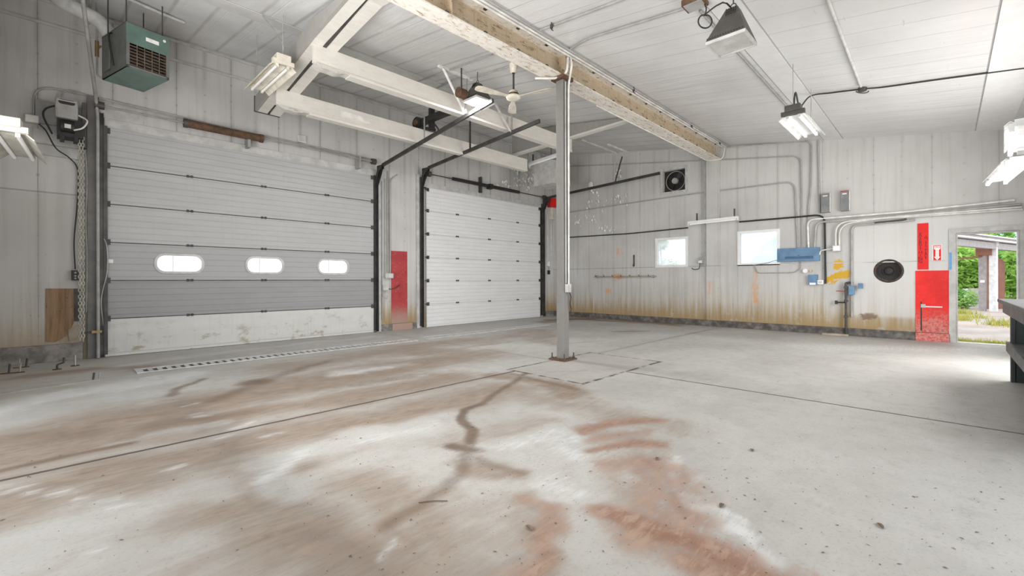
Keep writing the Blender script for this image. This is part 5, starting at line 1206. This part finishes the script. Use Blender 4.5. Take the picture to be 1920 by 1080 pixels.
tag(MB().bx(WB - .018, WB, q.y, p.y, .17, q.z).build('painted_sheet', 'red'), 'bright red wall panel low beside the open man door', 'panel')
tag(MB().bx(WB - .085, WB - .07, q.y, p.y, .0, .165).build('painted_kerb', 'red'), 'faded red kerb face under the bright red wall panel', 'panel')
z = B(1740, 575).z
r = thing('hasp_bar', 'pale latch bar across the bright red wall panel', 'latch', (WB - .03, p.y - .3, z), kind='thing')
ya, yb = B(1728, 575).y, B(1767, 578).y
MB().bx(WB - .03, WB - .018, yb, ya, z - .01, z + .012).build('bar', 'sign_white', r); MB().bx(WB - .04, WB - .018, ya - .06, ya + .01, z - .02, z + .05).build('hasp', 'light_grey', r); MB().bx(WB - .026, WB - .018, ya - .005, ya + .015, .2, z + .1).build('hinge_seam', 'black', r)
p, q = B(1750, 489), B(1764.5, 459.5)
r = thing('arrow_sign', 'small red and white fire extinguisher arrow sign', 'sign', (WB - .004, (p.y + q.y)/2, p.z), kind='thing')
MB().bx(WB - .004, WB, q.y - .012, p.y + .012, p.z - .012, q.z + .012).build('border', 'sign_white', r)
MB().bx(WB - .006, WB - .004, q.y, p.y, p.z, q.z).build('plate', 'red_sign', r)
sw, shh = p.y - q.y, q.z - p.z; cyy = (p.y + q.y)/2
ap = [(-.42, .95), (.42, .95), (.42, .76), (.22, .70), (.22, .26), (.42, .26), (0, .03), (-.42, .26), (-.22, .26), (-.22, .70), (-.42, .76)]
arw = MB().prism([(-cyy + a*sw, p.z + b*shh) for a, b in ap], YZ(WB - .006), .0015).build('arrow', 'sign_white', r)
t = text_mesh('FIRE', .05, YZ(WB - .0078) @ Matrix.Translation((-cyy, p.z + .855*shh, 0)), .0004); t.build('lettering', 'red_sign', arw)
lt = MB()
for i, ch in enumerate('EXTINGUISHER'):
    t = text_mesh(ch, .018, YZ(WB - .0078) @ Matrix.Translation((-cyy, p.z + (.68 - .048*i)*shh, 0)), .0004); lt.add(t.v, t.f)
lt.build('lettering', 'red_sign', arw)
p, q = B(1780, 505.5, WB - .04), B(1784.5, 473.5, WB - .04)
tag(MB().bx(WB - .042, WB - .036, q.y, p.y, p.z, q.z).build('tape_strip', 'tape'), 'strip of blue tape on the door frame above the red panel', 'tape')
# things beside the far corner, right of the white door
p, q = B(1030, 388, 12.3), B(1042, 374, 12.3)
r = thing('alarm_box', 'red box high in the far corner behind the post', 'box', (12.1, 9.6, 3.6), kind='thing')
p = A(1030, 388, WA - .1); q = A(1044, 373, WA - .1)
MB().bx(p.x, q.x, WA - .15, WA, p.z, q.z, bev=.01).build('box', 'red_plastic', r); MB().bx(p.x + .03, q.x - .03, WA - .156, WA - .15, p.z + .03, q.z - .03).build('cover', 'red_sign', r)
p = A(1033, 411, WA - .05); q = A(1043, 389, WA - .05)
r = thing('junction_box', 'pale box under the red box in the far corner', 'junction box', (p.x, WA - .05, p.z), kind='thing')
MB().bx(p.x, q.x, WA - .1, WA, p.z, q.z, bev=.01).build('box', 'cream', r); MB().bx(p.x + .03, q.x - .03, WA - .106, WA - .1, p.z + .03, q.z - .03).build('cover', 'light_grey', r)
for i, (x, y0, y1, lab) in enumerate(((1020, 402, 497, 'conduit nearest the white door in the far corner'), (1026, 402, 486, 'middle conduit in the far corner'), (1033, 411, 480, 'cord-like conduit in the far corner under the pale box'))):
    p, q = A(x, y0, WA - .04), A(x, y1, WA - .04); pipe('conduit', lab, 'conduit', [p, V(p.x, p.y, q.z)], .012, 'conduit_white')
p = A(1029, 495, WA - .06)
r = thing('pull_switch', 'white and black pull switch hanging in the far corner', 'switch', (p.x, p.y, p.z - .2), kind='thing')
MB().bx(p.x - .06, p.x + .05, WA - .08, WA - .01, p.z - .08, p.z + .08, bev=.01).build('box', 'white_metal', r)
MB().bx(p.x - .02, p.x + .05, WA - .08, WA - .02, p.z - .36, p.z - .22).build('grip', 'black', r); MB().cyl((p.x + .015, WA - .05, p.z - .24), (p.x + .015, WA - .05, p.z - .06), .006).build('cord', 'rubber', r)

# ================================================================ WORKBENCH
r = thing('workbench', 'worn dark grey workbench at the right picture edge', 'workbench', (6.8, -.82, 0), kind='thing')
X0, X1, Y0, Y1 = 4.6, 8.42, -1.08, -.47
MB().bx(X0, X1, Y0, Y1, .955, 1.0, bev=.012).build('top', 'bench', r)
MB().bx(X0 + .06, X1 - .1, Y1 - .09, Y1 - .04, .83, .955, bev=.006).bx(X1 - .16, X1 - .1, Y0 + .02, Y1 - .05, .84, .955, bev=.006).build('apron', 'bench', r)
MB().bx(X0 + .06, X1 - .22, Y0 + .02, Y1 - .1, .44, .47).build('shelf', 'bench', r)
MB().bx(X0 + .06, X1 - .2, Y1 - .1, Y1 - .06, .36, .48, bev=.006).build('shelf_rail', 'bench', r)
for x in (X1 - .3, 6.7, 5.2):
    MB().bx(x - .02, x + .02, Y0 + .02, Y1 - .1, 0, .84).build('leg_panel', 'bench_green' if x > 7 else 'bench_dark', r)
    MB().bx(x - .04, x + .03, Y1 - .13, Y1 - .09, 0, .84, bev=.006).build('leg', 'bench_dark', r)
MB().bx(X0 + .1, X1 - .3, Y0 + .02, Y0 + .035, .0, .83).build('back_panel', 'bench_dark', r)
wd = WD
for i, (z, rr, lab) in enumerate(((3.02, .022, 'upper corner conduit bending along the wall at the right edge'), (2.93, .024, 'lower corner conduit bending along the wall at the right edge'))): pass

# ---- dry litter on the floor
random.seed(11)
lb = MB()
for _ in range(520):
    x, y = random.uniform(600, 1900), random.uniform(690, 1075)
    if random.random() < .35: x = random.uniform(0, 1900)
    p = F(x, y)
    if p.y > 7 or p.x > 11.5: continue
    L = random.choice((.003, .004, .005, .007, .012))*random.uniform(.8, 1.2); a = random.uniform(0, PI); w = L*random.uniform(.2, .5)
    c, s = math.cos(a), math.sin(a)
    lb.add([p + V(c*L, s*L, .002), p + V(-s*w, c*w, .006), p + V(-c*L, -s*L, .002), p + V(s*w, -c*w, .003)], [(0, 1, 2), (0, 2, 3)])
tag(lb.build('leaf_litter', 'bark'), 'scattered dark leaf bits and grit across the concrete floor', 'litter', kind='stuff')
for i, (x, y, a, lab) in enumerate([(1410, 845, .3, 'curled dead leaf on the bare floor right of the red stains'), (812, 942, -.7, 'thin twig on the brown floor stain'), (1232, 861, .4, 'small dark splinter between the red stains'), (992, 991, 1.3, 'dead leaf scrap near the bottom of the frame'), (1353, 949, .1, 'round dark chip beside the lower red stain'), (1650, 987, .5, 'dead leaf scrap toward the lower right')]):
    p = F(x, y); L = .05 if 'twig' in lab else .03; w = .006 if 'twig' in lab else .012
    c, s = math.cos(a), math.sin(a); d, e = V(c, s, 0), V(-s, c, 0)
    b = MB(); n = 6
    if 'twig' in lab: b.tube(catmull([p - d*L*1.6 + V(0, 0, .004), p + e*.006 + V(0, 0, .006), p + d*L*1.6 + V(0, 0, .005)]), .003, 6)
    else:
        top = [p + d*L*math.cos(2*PI*k/10) + e*w*math.sin(2*PI*k/10) + V(0, 0, .003 + .008*abs(math.sin(2*PI*k/10))) for k in range(10)]
        b.add([p + V(0, 0, .003)] + top, [(0, k + 1, (k + 1) % 10 + 1) for k in range(10)])
    tag(b.build('twig' if 'twig' in lab else 'dead_leaf', 'bark'), lab, 'twig' if 'twig' in lab else 'leaf')

# ================================================================ OUTSIDE
tag(MB().bx(WB + .2, 70, -40, 40, -.3, -.04).build('ground_outside', 'gravel'), 'pale gravel yard outside the man door', 'ground', kind='structure')
tag(MB().bx(-40, WB, WA + .2, 60, -.3, -.04).build('driveway_outside', 'gravel'), 'gravel apron outside the overhead doors', 'ground', kind='structure')
tag(MB().bx(-40, WB + .2, -40, WD - .2, -.3, -.04).build('yard_outside', 'gravel'), 'gravel yard behind the workbench wall', 'ground', kind='structure')
# open shed: post, beam and roof edge
pb = F(1863, 584, -.04); sh = thing('open_shed', 'open shed post carrying a grey roof edge seen through the man door', 'shed', tuple(pb), kind='thing')
dd, dv = heading(2460); sv = V(-dv.y, dv.x, 0)
MB().bar(pb, pb + V(0, 0, 2.62), .2, .22, sv).build('post', 'canopy_white', sh)
MB().bar(pb + V(.02, .3, 0), pb + V(.02, .3, 2.5), .2, .16, sv).build('rear_post', 'canopy_grey', sh)
e0, e1 = pb - dv*6, pb + dv*9
MB().bar(e0 + V(0, 0, 2.6), e1 + V(0, 0, 2.6), .2, .24).build('beam', 'canopy_grey', sh)
MB().bar(e0 + V(0, 0, 2.79), e1 + V(0, 0, 2.79), .5, .06).bar(e0 + V(0, 0, 2.92), e1 + V(0, 0, 2.92), .6, .05).build('roof_edge', 'canopy_white', sh)
MB().bar(e0 + V(0, 0, 2.855), e1 + V(0, 0, 2.855), .46, .07).build('gutter', 'canopy_grey', sh)
MB().bx(pb.x - .15, pb.x + .15, pb.y + .05, pb.y + .5, 2.2, 2.55).bar(pb + V(0, .3, 2.2), pb + V(-.2, 1.1, 2.12), .12, .06).build('knee_bracket', 'brown_plate', sh)
MB().bx(pb.x - .12, pb.x + .12, pb.y - .14, pb.y + .14, 2.55, 2.78).build('post_head', 'canopy_white', sh)
q = pb + V(.05, .3, 1.2); MB().bx(q.x - .13, q.x - .05, q.y - .07, q.y + .07, q.z - .05, q.z + .05).build('switch_box', 'white_paint', sh)
# brown steel plate leaning behind the post
pp = F(1879, 580, -.04) + FW*.3
pw = .42
pt = [(-pw, 0), (pw*1.1, 0), (pw*1.1, 2.05), (pw*.5, 2.2), (-pw*.2, 2.26), (-pw, 2.3)]
m = Matrix(((RT.x, 0, FW.x, pp.x), (RT.y, 0, FW.y, pp.y), (0, 1, 0, pp.z), (0, 0, 0, 1)))
tag(MB().prism(pt, m, .05).build('steel_plate', 'brown_plate'), 'tall brown steel plate standing behind the shed post', 'steel plate')
# precast blocks
for i, (xa, xb, yb, lab) in enumerate([(1796, 1820, 578, 'pale concrete block at the left edge of the doorway view'), (1822, 1849, 577, 'pale concrete block left of the shed post'), (1886, 1925, 572, 'pale concrete block right of the brown plate')]):
    a, b = F(xa, yb, -.04), F(xb, yb, -.04); h = .55 if i == 0 else .86
    if i == 0: h = .5
    bb = MB(); dr_ = (b - a).normalized(); nn = V(-dr_.y, dr_.x, 0)
    if nn.dot(FW) < 0: nn = -nn
    L = (b - a).length
    mm = Matrix(((dr_.x, nn.x, 0, a.x), (dr_.y, nn.y, 0, a.y), (0, 0, 1, -.04), (0, 0, 0, 1)))
    bb.prism([(0, 0), (.6, 0), (.5, .2), (.42, h), (.18, h), (.1, .2)], mm @ Matrix(((0, 0, 1, 0), (1, 0, 0, 0), (0, 1, 0, 0), (0, 0, 0, 1))), L)
    tag(bb.build('concrete_block', 'concrete_pale'), lab, 'concrete block')
# trees and bushes
def tree(label, base, blobs, n, leaf, trunk_h, size=.16, name='tree', cat='tree'):
    r = thing(name, label, cat, tuple(base), kind='thing')
    t = MB()
    t.tube([base, base + V(.05, 0, trunk_h*.6), base + V(0, .1, trunk_h)], [.09, .07, .03], 8)
    for cx, cy_, cz_, rr in blobs: t.tube([base + V(0, 0, trunk_h*.5), base + V(cx*.6, cy_*.6, cz_*.8), base + V(cx, cy_, cz_)], [.04, .025, .008], 6)
    t.build('trunk', 'bark', r)
    b = MB(); tot = sum(q[3]**2 for q in blobs)
    for cx, cy_, cz_, rr in blobs:
        for _ in range(int(n*rr*rr/tot)):
            d = Vector((random.gauss(0, 1), random.gauss(0, 1), random.gauss(0, 1))).normalized()*rr*random.uniform(.45, 1.05)
            c = base + V(cx, cy_, cz_) + V(d.x, d.y, d.z*.85)
            if c.z < base.z: continue
            a = Vector((random.gauss(0, 1), random.gauss(0, 1), random.gauss(0, .6))).normalized(); e = a.orthogonal().normalized(); s = size*random.uniform(.5, 1.2)
            b.add([c - a*s, c + e*s*.4, c + a*s, c - e*s*.4], [(0, 1, 2, 3)])
    b.build('crown', leaf, r)
random.seed(5)
def G0(px, dist): d = R(px, 560); d.z = 0; p = d.normalized()*dist; return V(p.x, p.y, -.05)
tree('bright green tree left in the doorway view', G0(1812, 33), [(0, 0, 1.3, 1.1), (.6, .4, 2.1, .9), (-.5, .2, 2.3, .8), (.2, -.4, .7, .8)], 3800, 'leaf', 2.2)
tree('mid green tree between the first tree and the shed post', G0(1840, 34.5), [(0, 0, 1.4, 1.1), (.3, -.2, 2.4, .8), (-.4, .3, .8, .8)], 2600, 'leaf2', 2.3)
tree('green tree right of the brown steel plate', G0(1903, 32), [(0, 0, 1.5, .9), (.3, -.4, 2.3, .8), (0, .4, .9, .7)], 2400, 'leaf', 2.2)
tree('taller tree whose top shows over the shed roof', G0(1836, 40), [(0, 0, 3.2, 1.3), (.2, .2, 4.6, .75)], 2200, 'leaf', 4.6)
tree('small green tree top over the shed roof on the right', G0(1884, 42), [(0, 0, 3.0, 1.2), (.1, .1, 4.2, .6)], 1300, 'leaf2', 4.)
tree('pale bush low at the left side of the doorway view', G0(1806, 27.5), [(0, 0, .45, .5), (.2, .4, .6, .45)], 900, 'leaf2', .6, .09, 'bush', 'bush')
tree('round tree seen through the small square window', G0(1246, 30), [(0, 0, 1.7, 1.1), (-.9, .6, 1.2, .8), (.5, -.6, 1.1, .7)], 2600, 'leaf2', 2.4, .14)
tree('high sparse treetop in the upper corner of the small window', G0(1240, 44), [(0, 0, 4.6, .7)], 700, 'leaf2', 4.4, .14)
random.seed(9)
gb = MB()
for _ in range(1500):
    y = random.uniform(dy1 - .2, dy0 + .2); x = WB + .22 + abs(random.gauss(0, .3)); c = V(x, y, -.045)
    a = random.uniform(0, 2*PI); h = random.uniform(.04, .13); w = .006; l = .05
    gb.add([c + V(math.cos(a)*w, math.sin(a)*w, 0), c - V(math.cos(a)*w, math.sin(a)*w, 0), c + V(random.gauss(0, l), random.gauss(0, l), h)], [(0, 1, 2)])
for cx, cy_, k in [(F(1797, 600, -.04).x, F(1797, 600, -.04).y, 200), (F(1878, 610, -.04).x, F(1878, 610, -.04).y, 160), (F(1800, 588, -.04).x, F(1800, 588, -.04).y, 220), (F(1830, 596, -.04).x, F(1830, 596, -.04).y, 80)]:
    for _ in range(k):
        c = V(cx + random.gauss(0, .3), cy_ + random.gauss(0, .18), -.045); a = random.uniform(0, 2*PI); w = .012
        gb.add([c + V(math.cos(a)*w, math.sin(a)*w, 0), c - V(math.cos(a)*w, math.sin(a)*w, 0), c + V(random.gauss(0, .08), random.gauss(0, .08), random.uniform(.08, .28))], [(0, 1, 2)])
tag(gb.build('grass', 'grass'), 'dry grass and weeds outside the threshold of the man door', 'grass', kind='stuff')
# hazy hill
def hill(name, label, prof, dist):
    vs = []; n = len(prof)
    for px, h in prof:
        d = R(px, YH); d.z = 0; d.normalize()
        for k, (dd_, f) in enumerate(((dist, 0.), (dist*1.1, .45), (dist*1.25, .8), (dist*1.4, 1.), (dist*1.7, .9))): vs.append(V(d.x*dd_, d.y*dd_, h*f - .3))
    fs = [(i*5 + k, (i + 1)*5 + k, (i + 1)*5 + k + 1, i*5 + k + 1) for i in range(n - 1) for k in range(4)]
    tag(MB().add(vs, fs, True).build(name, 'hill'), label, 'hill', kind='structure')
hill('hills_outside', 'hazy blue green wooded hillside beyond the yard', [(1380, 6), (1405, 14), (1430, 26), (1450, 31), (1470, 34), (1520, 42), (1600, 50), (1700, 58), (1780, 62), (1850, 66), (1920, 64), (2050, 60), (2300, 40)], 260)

# ================================================================ LIGHT, SKY, CAMERA
w = bpy.data.worlds.new('sky'); S.world = w; w.use_nodes = True; nt = w.node_tree; nt.nodes.clear()
tc = nt.nodes.new('ShaderNodeTexCoord'); nz = nt.nodes.new('ShaderNodeTexNoise'); nz.inputs['Scale'].default_value = 2.2; nz.inputs['Detail'].default_value = 6
rp = nt.nodes.new('ShaderNodeValToRGB'); rp.color_ramp.elements[0].position = .35; rp.color_ramp.elements[0].color = (.85, .93, 1, 1); rp.color_ramp.elements[1].position = .6; rp.color_ramp.elements[1].color = (1, 1, 1, 1)
bg = nt.nodes.new('ShaderNodeBackground'); bg.inputs[1].default_value = SKY; ow = nt.nodes.new('ShaderNodeOutputWorld')
nt.links.new(tc.outputs['Generated'], nz.inputs['Vector']); nt.links.new(nz.outputs[0], rp.inputs[0]); nt.links.new(rp.outputs[0], bg.inputs[0]); nt.links.new(bg.outputs[0], ow.inputs[0])
def area(name, loc, rot, sx, sy, power, col=(1, 1, 1)):
    l = bpy.data.lights.new(name, 'AREA'); l.shape = 'RECTANGLE'; l.size = sx; l.size_y = sy; l.energy = power; l.color = col
    o = bpy.data.objects.new(name, l); o.location = loc; o.rotation_euler = rot; COL.objects.link(o); return o
# added fill lamps at the invented bay openings in the two unseen walls
area('bay_fill_front', (8.3, WD - .1, 1.7), (PI/2 + .02, 0, 0), 3.8, 3.3, P_FRONT, (1, .99, .97))
area('bay_fill_rear', (WC - .1, 3.4, 1.75), (PI/2 + .75, 0, -PI/2), 4.2, 3.4, P_REAR, (1, .985, .96))
# the fixtures' own light
def fix(name, r, power, L=1.2):
    o = area(name, ROOTM[r.name].to_translation() + V(0, 0, -.06), (0, 0, r.rotation_euler.z), L, .2, power, (1, .985, .95)); return o
area('floodlight_lamp', (5.45, 6.17, 4.51), (0, 0, 0), .34, .34, 90)
sun = bpy.data.lights.new('sun', 'SUN'); sun.energy = P_SUN; sun.angle = .02; sun.color = (1, .97, .92)
so = bpy.data.objects.new('sun', sun); COL.objects.link(so)
so.rotation_euler = Vector((.05, -.62, -.78)).to_track_quat('-Z', 'Y').to_euler()

# repeats share a group phrase
GROUPS = dict(fluorescent_light='hanging twin-tube lights', strip_light='single strip lights', floodlight='pyramid floodlights', unit_heater='hanging unit heaters', door_track='overhead door tracks', spring_shaft='door spring shafts', cross_beam='white cross beams', conduit='conduits on walls and ceiling', cable='loose cables and cords', junction_box='junction boxes', outlet_box='outlet boxes', switch_box='switch boxes', disconnect_box='grey disconnect boxes', drain_grate='drain grates in the floor', floor_angle='steel strips on the floor', floor_stud='studs in the floor', conduit_hook='hooks along the ceiling conduits', tree='trees outside', concrete_block='concrete blocks outside', dead_leaf='leaf scraps on the floor', painted_sheet='red wall panels', painted_kerb='red kerb faces', backing_board='backing boards by the opener')
for o in list(bpy.data.objects):
    st = o.name.split('.')[0]
    if o.parent is None and o.get('category') and st in GROUPS: o['group'] = GROUPS[st]

cam = bpy.data.cameras.new('camera'); co = bpy.data.objects.new('camera', cam); COL.objects.link(co)
c_, s_ = math.cos(ROLL), math.sin(ROLL)
ax = RT*c_ + UP*s_; ay = UP*c_ - RT*s_; az = -FW
co.matrix_world = Matrix(((ax.x, ay.x, az.x, CAM.x), (ax.y, ay.y, az.y, CAM.y), (ax.z, ay.z, az.z, CAM.z), (0, 0, 0, 1)))
cam.sensor_width = 36; cam.lens = FPX/1920*36; cam.shift_x = 0; cam.shift_y = -(540 - YH)/1920; cam.clip_start = .05; cam.clip_end = 2000
S.camera = co
S.view_settings.view_transform = 'Standard'; S.view_settings.look = 'None'; S.view_settings.gamma = 1; S.view_settings.use_curve_mapping = False
S.view_settings.exposure = EXPO
S.cycles.max_bounces = 8; S.cycles.diffuse_bounces = 5; S.cycles.transparent_max_bounces = 12
try: S.cycles.use_denoising = True
except Exception: pass
